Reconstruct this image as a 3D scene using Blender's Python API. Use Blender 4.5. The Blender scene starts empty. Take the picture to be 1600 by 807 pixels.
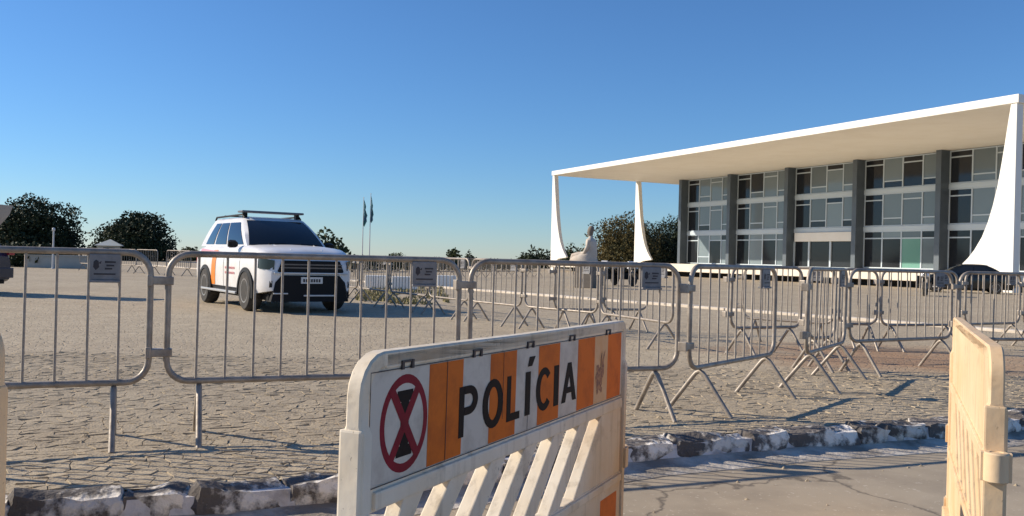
import bpy, bmesh, math, random
from mathutils import Vector, Matrix, noise
sc = bpy.context.scene
C = sc.collection
rnd = random.Random(7)
R = math.radians

# ------------------------------------------------------------------ camera, sky, sun, exposure
EYE = 1.12
FPX = 1400.0
cam_d = bpy.data.cameras.new('camera')
cam_d.sensor_width = 36.0
cam_d.lens = 36.0 * FPX / 1600.0
cam_d.clip_start = 0.05
cam_d.clip_end = 9000
cam = bpy.data.objects.new('camera', cam_d)
C.objects.link(cam)
ROT = Matrix.Rotation(R(90) + 1.5 / FPX, 4, 'X') @ Matrix.Rotation(R(1.5), 4, 'Z')
cam.matrix_world = Matrix.Translation((0, 0, EYE)) @ ROT
sc.camera = cam

SUN_EL = R(26.5)
SUN_H = Vector((-0.985, 0.175)).normalized()      # horizontal direction towards the sun
w = bpy.data.worlds.new('World')
sc.world = w
w.use_nodes = True
nt = w.node_tree
bg = nt.nodes['Background']
sky = nt.nodes.new('ShaderNodeTexSky')
sky.sky_type = 'NISHITA'
sky.sun_disc = False
sky.sun_elevation = SUN_EL
sky.sun_rotation = math.atan2(SUN_H.x, SUN_H.y)
sky.altitude = 2800
sky.air_density = 1.5
sky.dust_density = 0.0
sky.ozone_density = 10.0
nt.links.new(sky.outputs[0], bg.inputs[0])
bg.inputs[1].default_value = 0.108
sun_d = bpy.data.lights.new('sun', 'SUN')
sun_d.energy = 5.0
sun_d.angle = R(0.5)
sun_d.color = (1.0, 0.885, 0.72)
sun = bpy.data.objects.new('sun', sun_d)
C.objects.link(sun)
sdir = Vector((SUN_H.x * math.cos(SUN_EL), SUN_H.y * math.cos(SUN_EL), math.sin(SUN_EL)))
sun.rotation_euler = sdir.to_track_quat('Z', 'Y').to_euler()
sun.location = (-30, 10, 40)
sc.view_settings.view_transform = 'Standard'
sc.view_settings.look = 'None'
sc.view_settings.gamma = 1.0
sc.view_settings.exposure = 0.30
sc.cycles.max_bounces = 8
sc.cycles.transparent_max_bounces = 8

R3 = ROT.to_3x3()
def G(px, py, z=0.0):
    """point of the place seen at a photograph pixel, on the level z"""
    d = R3 @ Vector(((px - 800) / FPX, -(py - 403.5) / FPX, -1))
    t = (z - EYE) / d.z
    return Vector((d.x * t, d.y * t))
def at(px, Y):
    """x of pixel column px (near the horizon) at distance Y"""
    return (px - 800) / FPX * Y
def up(px, py, Y):
    """height of the pixel at distance Y"""
    d = R3 @ Vector(((px - 800) / FPX, -(py - 403.5) / FPX, -1))
    return EYE + d.z / d.y * Y

# ------------------------------------------------------------------ helpers
class MB:
    def __init__(s):
        s.v = []; s.f = []; s.m = []
    def add(s, vs, fs, mi=0):
        o = len(s.v)
        s.v += [tuple(p) for p in vs]
        s.f += [tuple(i + o for i in f) for f in fs]
        s.m += [mi] * len(fs)
    def box(s, x0, x1, y0, y1, z0, z1, mi=0, rot=None, at_=(0, 0, 0)):
        vs = [Vector(p) for p in ((x0,y0,z0),(x1,y0,z0),(x1,y1,z0),(x0,y1,z0),(x0,y0,z1),(x1,y0,z1),(x1,y1,z1),(x0,y1,z1))]
        if rot is not None: vs = [rot @ p for p in vs]
        vs = [p + Vector(at_) for p in vs]
        s.add(vs, [(0,3,2,1),(4,5,6,7),(0,1,5,4),(1,2,6,5),(2,3,7,6),(3,0,4,7)], mi)
    def tube(s, path, r, n=8, closed=False, mi=0):
        P = [Vector(p) for p in path]; k = len(P)
        rr = r if isinstance(r, (list, tuple)) else [r] * k
        vs = []; prev = None
        for i in range(k):
            if closed: t = (P[(i+1) % k] - P[i-1])
            else: t = P[min(i+1, k-1)] - P[max(i-1, 0)]
            if t.length < 1e-9: t = Vector((0,0,1))
            t.normalize()
            if prev is None:
                a = Vector((0,1,0)) if abs(t.y) < .9 else Vector((1,0,0))
                a = (a - t * a.dot(t)).normalized()
            else:
                a = prev - t * prev.dot(t)
                a = a.normalized() if a.length > 1e-6 else t.orthogonal().normalized()
            prev = a; b = t.cross(a)
            for j in range(n):
                q = 2 * math.pi * j / n
                vs.append(P[i] + (a * math.cos(q) + b * math.sin(q)) * rr[i])
        fs = []
        for i in range(k if closed else k - 1):
            for j in range(n):
                fs.append((i*n + j, i*n + (j+1) % n, ((i+1) % k)*n + (j+1) % n, ((i+1) % k)*n + j))
        if not closed:
            fs.append(tuple(reversed(range(n)))); fs.append(tuple((k-1)*n + j for j in range(n)))
        s.add(vs, fs, mi)
    def lathe(s, prof, n=16, M=None, mi=0, caps=True):
        """prof: (radius, z) pairs about z"""
        vs = []; fs = []
        for (r, z) in prof:
            for j in range(n):
                q = 2 * math.pi * j / n
                p = Vector((r * math.cos(q), r * math.sin(q), z))
                vs.append(M @ p if M is not None else p)
        for i in range(len(prof) - 1):
            for j in range(n):
                fs.append((i*n + j, i*n + (j+1) % n, (i+1)*n + (j+1) % n, (i+1)*n + j))
        if caps:
            fs.append(tuple(reversed(range(n)))); fs.append(tuple((len(prof)-1)*n + j for j in range(n)))
        s.add(vs, fs, mi)
    def prism(s, poly, a, b, axis='y', mi=0):
        """poly of 2D points extruded from a to b along an axis"""
        n = len(poly)
        def mk(p, q):
            if axis == 'y': return (p[0], q, p[1])
            if axis == 'x': return (q, p[0], p[1])
            return (p[0], p[1], q)
        vs = [mk(p, a) for p in poly] + [mk(p, b) for p in poly]
        fs = [tuple(range(n)), tuple(reversed(range(n, 2*n)))]
        fs += [(i, n + i, n + (i+1) % n, (i+1) % n) for i in range(n)]
        s.add(vs, fs, mi)
    def loft(s, rings, mi=0, closed=True, caps=True):
        n = len(rings[0]); vs = [p for r in rings for p in r]; fs = []
        for i in range(len(rings) - 1):
            for j in range(n if closed else n - 1):
                fs.append((i*n + j, i*n + (j+1) % n, (i+1)*n + (j+1) % n, (i+1)*n + j))
        if caps:
            fs.append(tuple(reversed(range(n)))); fs.append(tuple((len(rings)-1)*n + j for j in range(n)))
        s.add(vs, fs, mi)
    def mesh(s, name, mats, smooth=None, recalc=True, bevel=0):
        me = bpy.data.meshes.new(name)
        me.from_pydata(s.v, [], s.f)
        mats = mats if isinstance(mats, (list, tuple)) else [mats]
        for m in mats: me.materials.append(m)
        if len(mats) > 1: me.polygons.foreach_set('material_index', s.m)
        if recalc or bevel:
            bm = bmesh.new(); bm.from_mesh(me)
            if recalc: bmesh.ops.recalc_face_normals(bm, faces=bm.faces)
            if bevel:
                ed = [e for e in bm.edges if len(e.link_faces) == 2 and e.calc_face_angle(0) > .6]
                bmesh.ops.bevel(bm, geom=ed, offset=bevel, segments=2, affect='EDGES', profile=.6, clamp_overlap=True)
            bm.to_mesh(me); bm.free()
        if smooth is not None:
            me.polygons.foreach_set('use_smooth', [True] * len(me.polygons))
            me.set_sharp_from_angle(angle=R(smooth))
        me.update()
        return me
    def build(s, name, mats, parent=None, **k):
        return link(name, s.mesh(name, mats, **k), parent)

def link(name, data, parent=None, loc=None, rot=None):
    o = bpy.data.objects.new(name, data)
    C.objects.link(o)
    if parent is not None: o.parent = parent
    if loc is not None: o.location = loc
    if rot is not None: o.rotation_euler = rot
    return o
def tag(o, label=None, cat=None, group=None, kind=None):
    if label: o['label'] = label
    if cat: o['category'] = cat
    if group: o['group'] = group
    if kind: o['kind'] = kind
    return o
def empty(name, loc, rz=0.0, label=None, cat=None, group=None):
    o = link(name, None, None, loc, (0, 0, rz))
    o.empty_display_size = .2
    return tag(o, label, cat, group)
def copy_tree(o, parent=None):
    c = o.copy(); C.objects.link(c)
    if parent is not None: c.parent = parent
    for ch in list(o.children): copy_tree(ch, c)
    return c

# ------------------------------------------------------------------ materials
def mat(name, col, rough=.6, metal=0.0, col2=None, scale=6.0, detail=5.0, lo=.35, hi=.7, bump=0.0, bscale=40.0, spec=.5, rvar=0.0, coords='Object', rand=0.0):
    m = bpy.data.materials.new(name); m.use_nodes = True
    n = m.node_tree.nodes; l = m.node_tree.links
    b = n['Principled BSDF']
    b.inputs['Base Color'].default_value = (*col, 1)
    b.inputs['Roughness'].default_value = rough
    b.inputs['Metallic'].default_value = metal
    b.inputs['Specular IOR Level'].default_value = spec
    tc = n.new('ShaderNodeTexCoord')
    out = None
    if col2 is not None:
        t = n.new('ShaderNodeTexNoise'); t.inputs['Scale'].default_value = scale; t.inputs['Detail'].default_value = detail
        t.inputs['Roughness'].default_value = .65
        l.new(tc.outputs[coords], t.inputs['Vector'])
        mr = n.new('ShaderNodeMapRange'); mr.inputs['From Min'].default_value = lo; mr.inputs['From Max'].default_value = hi
        l.new(t.outputs['Fac'], mr.inputs['Value'])
        mx = n.new('ShaderNodeMix'); mx.data_type = 'RGBA'
        mx.inputs['A'].default_value = (*col, 1); mx.inputs['B'].default_value = (*col2, 1)
        l.new(mr.outputs[0], mx.inputs['Factor'])
        out = mx.outputs['Result']
        if rvar:
            r = n.new('ShaderNodeMapRange'); r.inputs['To Min'].default_value = rough - rvar; r.inputs['To Max'].default_value = rough + rvar
            l.new(t.outputs['Fac'], r.inputs['Value']); l.new(r.outputs[0], b.inputs['Roughness'])
    if rand:
        oi = n.new('ShaderNodeObjectInfo'); r = n.new('ShaderNodeMapRange')
        r.inputs['To Min'].default_value = 1 - rand; r.inputs['To Max'].default_value = 1 + rand
        l.new(oi.outputs['Random'], r.inputs['Value'])
        hv = n.new('ShaderNodeHueSaturation'); hv.inputs['Color'].default_value = (*col, 1)
        if out is not None: l.new(out, hv.inputs['Color'])
        l.new(r.outputs[0], hv.inputs['Value']); out = hv.outputs[0]
    if out is not None: l.new(out, b.inputs['Base Color'])
    if bump:
        t2 = n.new('ShaderNodeTexNoise'); t2.inputs['Scale'].default_value = bscale; t2.inputs['Detail'].default_value = 6
        l.new(tc.outputs[coords], t2.inputs['Vector'])
        bp = n.new('ShaderNodeBump'); bp.inputs['Strength'].default_value = bump; bp.inputs['Distance'].default_value = .02
        l.new(t2.outputs['Fac'], bp.inputs['Height']); l.new(bp.outputs[0], b.inputs['Normal'])
    return m

def ground_mat(name, c1, c2, dark, cell, patch=None):
    """sheet of small set stones: tone changes, joints, dirt patches, all in place coordinates"""
    m = bpy.data.materials.new(name); m.use_nodes = True
    n = m.node_tree.nodes; l = m.node_tree.links; b = n['Principled BSDF']
    b.inputs['Roughness'].default_value = .85; b.inputs['Specular IOR Level'].default_value = .25
    tc = n.new('ShaderNodeTexCoord')
    def nz(s, d=6):
        t = n.new('ShaderNodeTexNoise'); t.inputs['Scale'].default_value = s; t.inputs['Detail'].default_value = d
        t.inputs['Roughness'].default_value = .6
        l.new(tc.outputs['Object'], t.inputs['Vector']); return t.outputs['Fac']
    def mr(v, a, c, d=0, e=1):
        x = n.new('ShaderNodeMapRange'); x.inputs[1].default_value = a; x.inputs[2].default_value = c; x.inputs[3].default_value = d; x.inputs[4].default_value = e
        l.new(v, x.inputs[0]); return x.outputs[0]
    def mix(f, A, B, mode='MIX'):
        x = n.new('ShaderNodeMix'); x.data_type = 'RGBA'; x.blend_type = mode
        l.new(f, x.inputs['Factor'])
        for k, v in (('A', A), ('B', B)):
            if isinstance(v, tuple): x.inputs[k].default_value = (*v, 1)
            else: l.new(v, x.inputs[k])
        return x.outputs['Result']
    col = mix(mr(nz(.35), .35, .68), c1, c2)
    col = mix(mr(nz(2.3), .42, .75, 0, .6), col, dark)
    col = mix(mr(nz(14, 3), .66, .76, 0, .45), col, tuple(x*.7 for x in dark))
    if patch is not None:
        # reddish earth trodden over the stones round one spot
        mp = n.new('ShaderNodeVectorMath'); mp.operation = 'DISTANCE'; mp.inputs[1].default_value = (*patch[0], 0)
        l.new(tc.outputs['Object'], mp.inputs[0])
        ad = n.new('ShaderNodeMath'); ad.operation = 'ADD'
        l.new(mp.outputs['Value'], ad.inputs[0]); l.new(mr(nz(.8), 0, 1, -patch[1]*.9, patch[1]*.9), ad.inputs[1])
        col = mix(mr(ad.outputs[0], patch[1], patch[1]*.35, 0, .75), col, patch[2])
    h = None
    if cell:
        wv = n.new('ShaderNodeTexVoronoi'); wv.feature = 'DISTANCE_TO_EDGE'; wv.inputs['Scale'].default_value = cell
        l.new(tc.outputs['Object'], wv.inputs['Vector'])
        j = mr(wv.outputs['Distance'], .02, .09)
        vc = n.new('ShaderNodeTexVoronoi'); vc.inputs['Scale'].default_value = cell
        l.new(tc.outputs['Object'], vc.inputs['Vector'])
        sp = n.new('ShaderNodeSeparateColor'); l.new(vc.outputs['Color'], sp.inputs[0])
        col = mix(mr(sp.outputs[0], 0, 1, 0, .30), col, dark)
        inv = mr(wv.outputs['Distance'], .10, .0, 0, .42)
        col = mix(inv, col, tuple(x*.55 for x in dark))
        h = j
    l.new(col, b.inputs['Base Color'])
    fine = nz(55 if cell else 130)
    if h is not None:
        ad2 = n.new('ShaderNodeMath'); ad2.operation = 'MULTIPLY_ADD'; ad2.inputs[1].default_value = .5
        l.new(fine, ad2.inputs[0]); l.new(h, ad2.inputs[2]); fine = ad2.outputs[0]
    bp = n.new('ShaderNodeBump'); bp.inputs['Strength'].default_value = .55 if cell else .3; bp.inputs['Distance'].default_value = .012 if cell else .006
    l.new(fine, bp.inputs['Height']); l.new(bp.outputs[0], b.inputs['Normal'])
    return m

M = {}
def worn_plastic(name, c, dirt, stain, spot=None):
    """moulded plastic: blotchy yellowing, dirt streaks running down, fine scratches"""
    m = bpy.data.materials.new(name); m.use_nodes = True
    n = m.node_tree.nodes; l = m.node_tree.links; b = n['Principled BSDF']
    b.inputs['Roughness'].default_value = .55; b.inputs['Specular IOR Level'].default_value = .3
    tc = n.new('ShaderNodeTexCoord')
    def nz(sx, sy, sz, lo, hi, top=1.0, d=7):
        mp = n.new('ShaderNodeMapping'); mp.inputs['Scale'].default_value = (sx, sy, sz); l.new(tc.outputs['Object'], mp.inputs['Vector'])
        t = n.new('ShaderNodeTexNoise'); t.inputs['Scale'].default_value = 1; t.inputs['Detail'].default_value = d; t.inputs['Roughness'].default_value = .65
        l.new(mp.outputs[0], t.inputs['Vector'])
        r = n.new('ShaderNodeMapRange'); r.inputs[1].default_value = lo; r.inputs[2].default_value = hi; r.inputs[4].default_value = top
        l.new(t.outputs['Fac'], r.inputs[0]); return r.outputs[0]
    def mix(f, A, B):
        x = n.new('ShaderNodeMix'); x.data_type = 'RGBA'; l.new(f, x.inputs['Factor'])
        for k, v in (('A', A), ('B', B)):
            if isinstance(v, tuple): x.inputs[k].default_value = (*v, 1)
            else: l.new(v, x.inputs[k])
        return x.outputs['Result']
    col = mix(nz(2.2, 2.2, 2.2, .38, .68), c, stain)
    col = mix(nz(22, 22, 1.6, .52, .80, .75), col, dirt)
    col = mix(nz(6, 6, 9, .56, .80, .8), col, dirt)
    col = mix(nz(70, 70, 45, .66, .74, .6, 3), col, tuple(x*.6 for x in dirt))
    if spot:      # one old rusty-orange stain with a ragged edge
        dn = n.new('ShaderNodeVectorMath'); dn.operation = 'DISTANCE'; dn.inputs[1].default_value = spot[0]
        l.new(tc.outputs['Object'], dn.inputs[0])
        ad = n.new('ShaderNodeMath'); ad.operation = 'MULTIPLY_ADD'; ad.inputs[1].default_value = .45
        l.new(nz(5, 5, 5, 0, 1), ad.inputs[0]); l.new(dn.outputs['Value'], ad.inputs[2])
        r = n.new('ShaderNodeMapRange'); r.inputs[1].default_value = spot[1] + .22; r.inputs[2].default_value = spot[1]*.45; r.inputs[4].default_value = .85
        l.new(ad.outputs[0], r.inputs[0]); col = mix(r.outputs[0], col, spot[2])
    l.new(col, b.inputs['Base Color'])
    t2 = n.new('ShaderNodeTexNoise'); t2.inputs['Scale'].default_value = 16; t2.inputs['Detail'].default_value = 6
    l.new(tc.outputs['Object'], t2.inputs['Vector'])
    bp = n.new('ShaderNodeBump'); bp.inputs['Strength'].default_value = .14; bp.inputs['Distance'].default_value = .02
    l.new(t2.outputs['Fac'], bp.inputs['Height']); l.new(bp.outputs[0], b.inputs['Normal'])
    return m
def road_mat(name, c1, c2, dark):
    m = ground_mat(name, c1, c2, dark, 0)
    n = m.node_tree.nodes; l = m.node_tree.links; b = n['Principled BSDF']
    src = b.inputs['Base Color'].links[0].from_socket
    tc = n.new('ShaderNodeTexCoord')
    ns = n.new('ShaderNodeTexNoise'); ns.inputs['Scale'].default_value = 2.5; ns.inputs['Detail'].default_value = 5
    l.new(tc.outputs['Object'], ns.inputs['Vector'])
    va = n.new('ShaderNodeVectorMath'); va.operation = 'MULTIPLY_ADD'; va.inputs[1].default_value = (.5, .5, .5)
    l.new(ns.outputs['Color'], va.inputs[0]); l.new(tc.outputs['Object'], va.inputs[2])
    v = n.new('ShaderNodeTexVoronoi'); v.feature = 'DISTANCE_TO_EDGE'; v.inputs['Scale'].default_value = .85
    l.new(va.outputs[0], v.inputs['Vector'])
    r = n.new('ShaderNodeMapRange'); r.inputs[1].default_value = .016; r.inputs[2].default_value = .002; r.inputs[4].default_value = .7
    l.new(v.outputs['Distance'], r.inputs[0])
    x = n.new('ShaderNodeMix'); x.data_type = 'RGBA'; l.new(r.outputs[0], x.inputs['Factor']); l.new(src, x.inputs['A']); x.inputs['B'].default_value = (.09, .075, .06, 1)
    g = n.new('ShaderNodeTexNoise'); g.inputs['Scale'].default_value = 42; g.inputs['Detail'].default_value = 2; l.new(tc.outputs['Object'], g.inputs['Vector'])
    r2 = n.new('ShaderNodeMapRange'); r2.inputs[1].default_value = .66; r2.inputs[2].default_value = .72; r2.inputs[4].default_value = .7; l.new(g.outputs['Fac'], r2.inputs[0])
    y = n.new('ShaderNodeMix'); y.data_type = 'RGBA'; l.new(r2.outputs[0], y.inputs['Factor']); l.new(x.outputs['Result'], y.inputs['A']); y.inputs['B'].default_value = (.58, .50, .40, 1)
    l.new(y.outputs['Result'], b.inputs['Base Color'])
    return m
EARTH = (G(1400, 560), 2.6, (.36, .19, .10))
M['plaza'] = ground_mat('plaza stones', (.56, .468, .325), (.47, .383, .268), (.33, .262, .18), 11.0, EARTH)
M['road'] = road_mat('worn road', (.43, .355, .258), (.35, .288, .208), (.23, .188, .14))
M['stone'] = mat('paving stone', (.455, .372, .258), .85, col2=(.36, .288, .196), scale=1.6, bump=.5, bscale=60, spec=.25, coords='Object', rand=.12)
M['metal'] = mat('galvanised tube', (.36, .31, .255), .48, .25, col2=(.18, .145, .115), scale=9, lo=.4, hi=.75, bump=.08, bscale=50, rvar=.1)
M['bar'] = mat('galvanised rod', (.42, .37, .31), .55, .12, col2=(.27, .22, .17), scale=14)
M['plate'] = mat('painted steel plate', (.24, .235, .24), .5, .2, col2=(.16, .155, .155), scale=12)
M['mark'] = mat('dark print', (.035, .03, .035), .6)
M['plastic_plain'] = mat('aged white plastic', (.80, .725, .60), .55, col2=(.47, .375, .265), scale=5.0, lo=.46, hi=.84, bump=.10, bscale=14, spec=.35, detail=8)
M['plastic_cream_plain'] = mat('aged cream plastic', (.80, .66, .46), .55, col2=(.66, .42, .20), scale=4.0, lo=.42, hi=.80, bump=.10, bscale=14, spec=.35, detail=8)
M['plastic'] = worn_plastic('aged white plastic', (.80, .71, .57), (.30, .24, .17), (.70, .57, .40), ((1.9, 0, .42), .50, (.62, .37, .16)))
M['plastic_cream'] = worn_plastic('aged cream plastic', (.73, .55, .35), (.36, .25, .15), (.68, .45, .24))
M['sheet'] = mat('white reflective sheet', (.64, .575, .485), .6, col2=(.34, .28, .22), scale=8, lo=.45, hi=.85, detail=9, spec=.15)
M['orange'] = mat('orange reflective sheet', (.68, .155, .018), .6, col2=(.36, .075, .018), scale=9, lo=.45, hi=.85, detail=9, spec=.15)
M['red'] = mat('red print', (.26, .010, .028), .6, col2=(.17, .008, .02), scale=12, spec=.15)
M['black'] = mat('black print', (.012, .010, .011), .65, col2=(.05, .04, .035), scale=30, lo=.58, hi=.95, spec=.12)
M['crest'] = mat('worn maroon print', (.17, .06, .045), .6, col2=(.50, .24, .10), scale=60, lo=.40, hi=.66)
M['dust'] = mat('worn orange sheet', (.62, .33, .14), .5, col2=(.66, .45, .27), scale=14, lo=.4, hi=.8)
M['kerb'] = mat('whitewashed kerb', (.13, .115, .105), .9, col2=(.80, .74, .66), scale=6.0, lo=.48, hi=.60, bump=.9, bscale=28, spec=.2, detail=8, rand=.15)
M['old_white'] = mat('worn white kerb paint', (.74, .66, .56), .85, col2=(.52, .44, .34), scale=1.3, lo=.38, hi=.7, bump=.4, bscale=20, spec=.2)
M['mortar'] = mat('whitewashed mortar', (.66, .63, .62), .9, col2=(.22, .19, .18), scale=5, lo=.45, hi=.72, bump=.7, bscale=25, spec=.2)
M['gutter'] = mat('worn gutter paint', (.62, .56, .48), .85, col2=(.26, .225, .185), scale=2.6, lo=.36, hi=.58, bump=.5, bscale=35, spec=.25, detail=9)
M['white'] = mat('white painted concrete', (.85, .82, .75), .6, col2=(.79, .75, .67), scale=.4, lo=.4, hi=.75, spec=.3)
M['marble'] = mat('pale marble floor', (.80, .71, .57), .55, col2=(.72, .62, .48), scale=.8)
M['under'] = mat('dark recess', (.05, .045, .04), .9)  # shade below the podium slab put into the colour; glass core shares it
M['fin'] = mat('grey granite fin', (.105, .13, .155), .4, col2=(.075, .095, .115), scale=.6)
M['frame'] = mat('pale window frame', (.52, .60, .66), .4)
def glass(name, c, rough=.08):
    m = mat(name, c, rough, spec=.35, rand=.25); return m
M['pane'] = glass('curtained glass', (.18, .225, .25))
M['pane_dark'] = glass('dark glass', (.022, .025, .03))
M['pane_pale'] = glass('pale curtained glass', (.33, .37, .37))
M['pane_green'] = glass('green glass', (.13, .27, .23))
M['car_white'] = mat('white car paint', (.80, .79, .79), .25, col2=(.70, .67, .63), scale=2.2, spec=.55)
M['car_navy'] = mat('navy car paint', (.018, .022, .045), .25, spec=.6)
M['car_black'] = mat('black car paint', (.010, .012, .012), .2, spec=.6)
M['car_grey'] = mat('grey car paint', (.32, .33, .35), .3, spec=.5)
M['bar_grey'] = mat('light bar grey', (.13, .135, .145), .35, spec=.5)
M['car_glass'] = mat('car glass', (.012, .014, .016), .05, spec=.7)
M['tyre'] = mat('tyre rubber', (.028, .026, .024), .85, col2=(.10, .085, .07), scale=7, lo=.5, hi=.8)
M['rim'] = mat('alloy rim', (.30, .29, .28), .4, .6)
M['trim'] = mat('black trim', (.009, .009, .010), .55, spec=.2)
M['silver'] = mat('silver trim', (.55, .55, .55), .35, .5)
M['lamp'] = mat('lamp glass', (.10, .105, .11), .08, spec=.8)
M['tail'] = mat('red lamp glass', (.45, .03, .04), .2)
M['car_orange'] = mat('orange stripe', (.85, .24, .015), .35)
M['car_pink'] = mat('faded red stripe', (.62, .26, .27), .35)
M['trunk'] = mat('bark', (.10, .075, .055), .9, col2=(.05, .04, .03), scale=3)
def leaf(name, c, c2):
    return mat(name, c, .7, col2=c2, scale=.45, lo=.35, hi=.65, spec=.2)
M['leaf_dark'] = leaf('dark leaves', (.022, .033, .018), (.045, .055, .024))
M['leaf_mid'] = leaf('green leaves', (.045, .062, .025), (.075, .085, .033))
M['leaf_brown'] = leaf('dry green leaves', (.135, .095, .03), (.06, .062, .025))
M['grass'] = leaf('dry grass', (.33, .27, .14), (.20, .19, .085))
M['flag_green'] = mat('green flag cloth', (.05, .22, .18), .8, col2=(.10, .16, .26), scale=1.2)
M['pole'] = mat('white pole paint', (.55, .55, .54), .5)
M['limestone'] = mat('pale stone', (.60, .53, .44), .8, col2=(.44, .36, .29), scale=2.2, bump=.3, bscale=12)
M['ped'] = mat('shade-toned pedestal stone', (.20, .165, .13), .8, col2=(.13, .11, .09), scale=2.5)  # pedestal's shade put into the stone colour; the head shares it
M['wall'] = mat('grey rendered wall', (.40, .40, .36), .85, col2=(.31, .31, .28), scale=.8)
M['roof'] = mat('pale roof sheet', (.55, .56, .50), .6)
# ------------------------------------------------------------------ ground, road, kerb
ROAD_Z = -0.13
KERB = [Vector(p) for p in ((-60, -26), (-14, -2.6), (-5.2, 2.35))] + [G(0, 775), G(300, 760), G(540, 742), G(970, 690), G(1200, 672), G(1480, 657)] + [Vector(p) for p in ((5.2, 7.75), (9.5, 10.1), (30, 21.5), (300, 175))]
def kerb_normal(i):
    a = KERB[max(i-1, 0)]; b = KERB[min(i+1, len(KERB)-1)]
    t = (b - a).normalized(); return Vector((t.y, -t.x))          # towards the road
def sheet(name, pts, z, m, kind='structure'):
    mb = MB(); mb.add([(p[0], p[1], z) for p in pts], [tuple(range(len(pts)))])
    o = mb.build(name, m, recalc=False)
    if o.data.polygons[0].normal.z < 0: o.data.flip_normals()
    return tag(o, kind=kind)
plaza = sheet('plaza', [KERB[i] for i in range(len(KERB))] + [Vector((4000, 2200)), Vector((4000, 5000)), Vector((-4000, 5000)), Vector((-4000, -2000))], 0.0, M['plaza'])
road = sheet('road', [(-400, -400), (600, -400), (600, 330)] + [KERB[i] - kerb_normal(i)*.05 for i in reversed(range(len(KERB)))] + [(-400, -200)], ROAD_Z, M['road'])

# whitewashed rough kerb: a mortar core with broken stones set along it
kw = .17
mb = MB(); rings = []
for i, p in enumerate(KERB):
    nn = kerb_normal(i)
    q0 = p - nn*.05; q1 = p + nn*(kw - .02)
    rings.append([(q0.x, q0.y, -.2), (q0.x, q0.y, -.012), (q1.x, q1.y, -.012), (q1.x + nn.x*.03, q1.y + nn.y*.03, -.2)])
mb.loft(rings)
kerb = tag(mb.build('kerb', M['mortar']), kind='structure')
mb = MB(); rings = []
for i, p in enumerate(KERB):
    nn = kerb_normal(i)
    q0 = p + nn*(kw - .06); q1 = p + nn*(kw + .09); q2 = p + nn*(kw + .24)
    rings.append([(q0.x, q0.y, ROAD_Z - .05), (q0.x, q0.y, ROAD_Z + .05), (q1.x, q1.y, ROAD_Z + .022), (q2.x, q2.y, ROAD_Z + .004), (q2.x, q2.y, ROAD_Z - .05)])
mb.loft(rings)
gutter = tag(mb.build('gutter', M['gutter']), kind='structure')
def along(s):
    """point and normal on the kerb at arc length s from point index 2"""
    i = 2
    while i < len(KERB) - 2:
        L = (KERB[i+1] - KERB[i]).length
        if s <= L: break
        s -= L; i += 1
    t = (KERB[i+1] - KERB[i]).normalized()
    return KERB[i] + t*s, t, Vector((t.y, -t.x))
s = 0.0
while s < 17.5:
    L = rnd.uniform(.22, .62)
    p, t, nn = along(s + L/2)
    g = rnd.uniform(-.02, .03)
    nx, ny, nz_ = 9, 5, 4
    bm = bmesh.new(); bmesh.ops.create_cube(bm, size=1.0)
    bmesh.ops.subdivide_edges(bm, edges=bm.edges, cuts=5, use_grid_fill=True)
    seed = rnd.uniform(0, 90); hgt = rnd.uniform(.12, .16); wd = kw + rnd.uniform(-.015, .02)
    for v in bm.verts:
        q = v.co.copy()
        # rounded block, then broken by noise
        rr = max(abs(q.x), abs(q.y), abs(q.z)) * 2
        sph = q.normalized() * .62
        q = q.lerp(sph, .28)
        q = Vector((q.x * (L - g), q.y * wd * 1.08, q.z * hgt))
        nv = noise.noise_vector(Vector((q.x*7 + seed, q.y*7, q.z*7))) * .034 + noise.noise_vector(Vector((q.x*22 + seed, q.y*22, q.z*22))) * .015
        v.co = q + nv
    me = bpy.data.meshes.new('kerb_stone'); bm.to_mesh(me); bm.free()
    me.materials.append(M['kerb'])
    me.polygons.foreach_set('use_smooth', [True]*len(me.polygons)); me.set_sharp_from_angle(angle=R(40))
    c = p + nn * (kw/2 - .01)
    link('kerb_stone', me, kerb, (c.x, c.y, -hgt/2 + rnd.uniform(.004, .026)), (rnd.uniform(-.06, .06), rnd.uniform(-.05, .05), math.atan2(t.y, t.x) + rnd.uniform(-.06, .06)))
    s += L

# set stones of the plaza near the kerb, each with its own edges; the material takes over beyond
def in_view(p):
    if p.y < 3: return False
    a = p.x / p.y
    return -.66 < a < .66
cell = .092
t0 = Vector((.9, .436)).normalized(); n0 = Vector((-t0.y, t0.x))
base = G(540, 742)
def kerb_side(p):
    for i in range(2, len(KERB) - 2):
        if KERB[i].x <= p.x <= KERB[i+1].x:
            f = (p.x - KERB[i].x) / (KERB[i+1].x - KERB[i].x)
            return p.y - (KERB[i].y + f*(KERB[i+1].y - KERB[i].y))
    return -1
jit = {}
def corner(i, j):
    if (i, j) not in jit:
        off = .5 * (j % 2)
        c = base + t0*((i + off)*cell) + n0*(j*cell*.86)
        jit[(i, j)] = c + Vector((rnd.uniform(-1, 1), rnd.uniform(-1, 1)))*cell*.30
    return jit[(i, j)]
stones = []
for j in range(-4, 80):
    for i in range(-78, 140):
        a, b, c, d = corner(i, j), corner(i+1, j), corner(i+1, j+1), corner(i, j+1)
        m_ = (a + b + c + d) / 4
        if m_.y > 9.6 or not in_view(m_) or kerb_side(m_) < .05: continue
        stones.append((m_.y + abs(m_.x)*.15 + rnd.random()*.01, m_, (a, b, c, d)))
stones.sort(key=lambda q: q[0])
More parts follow.
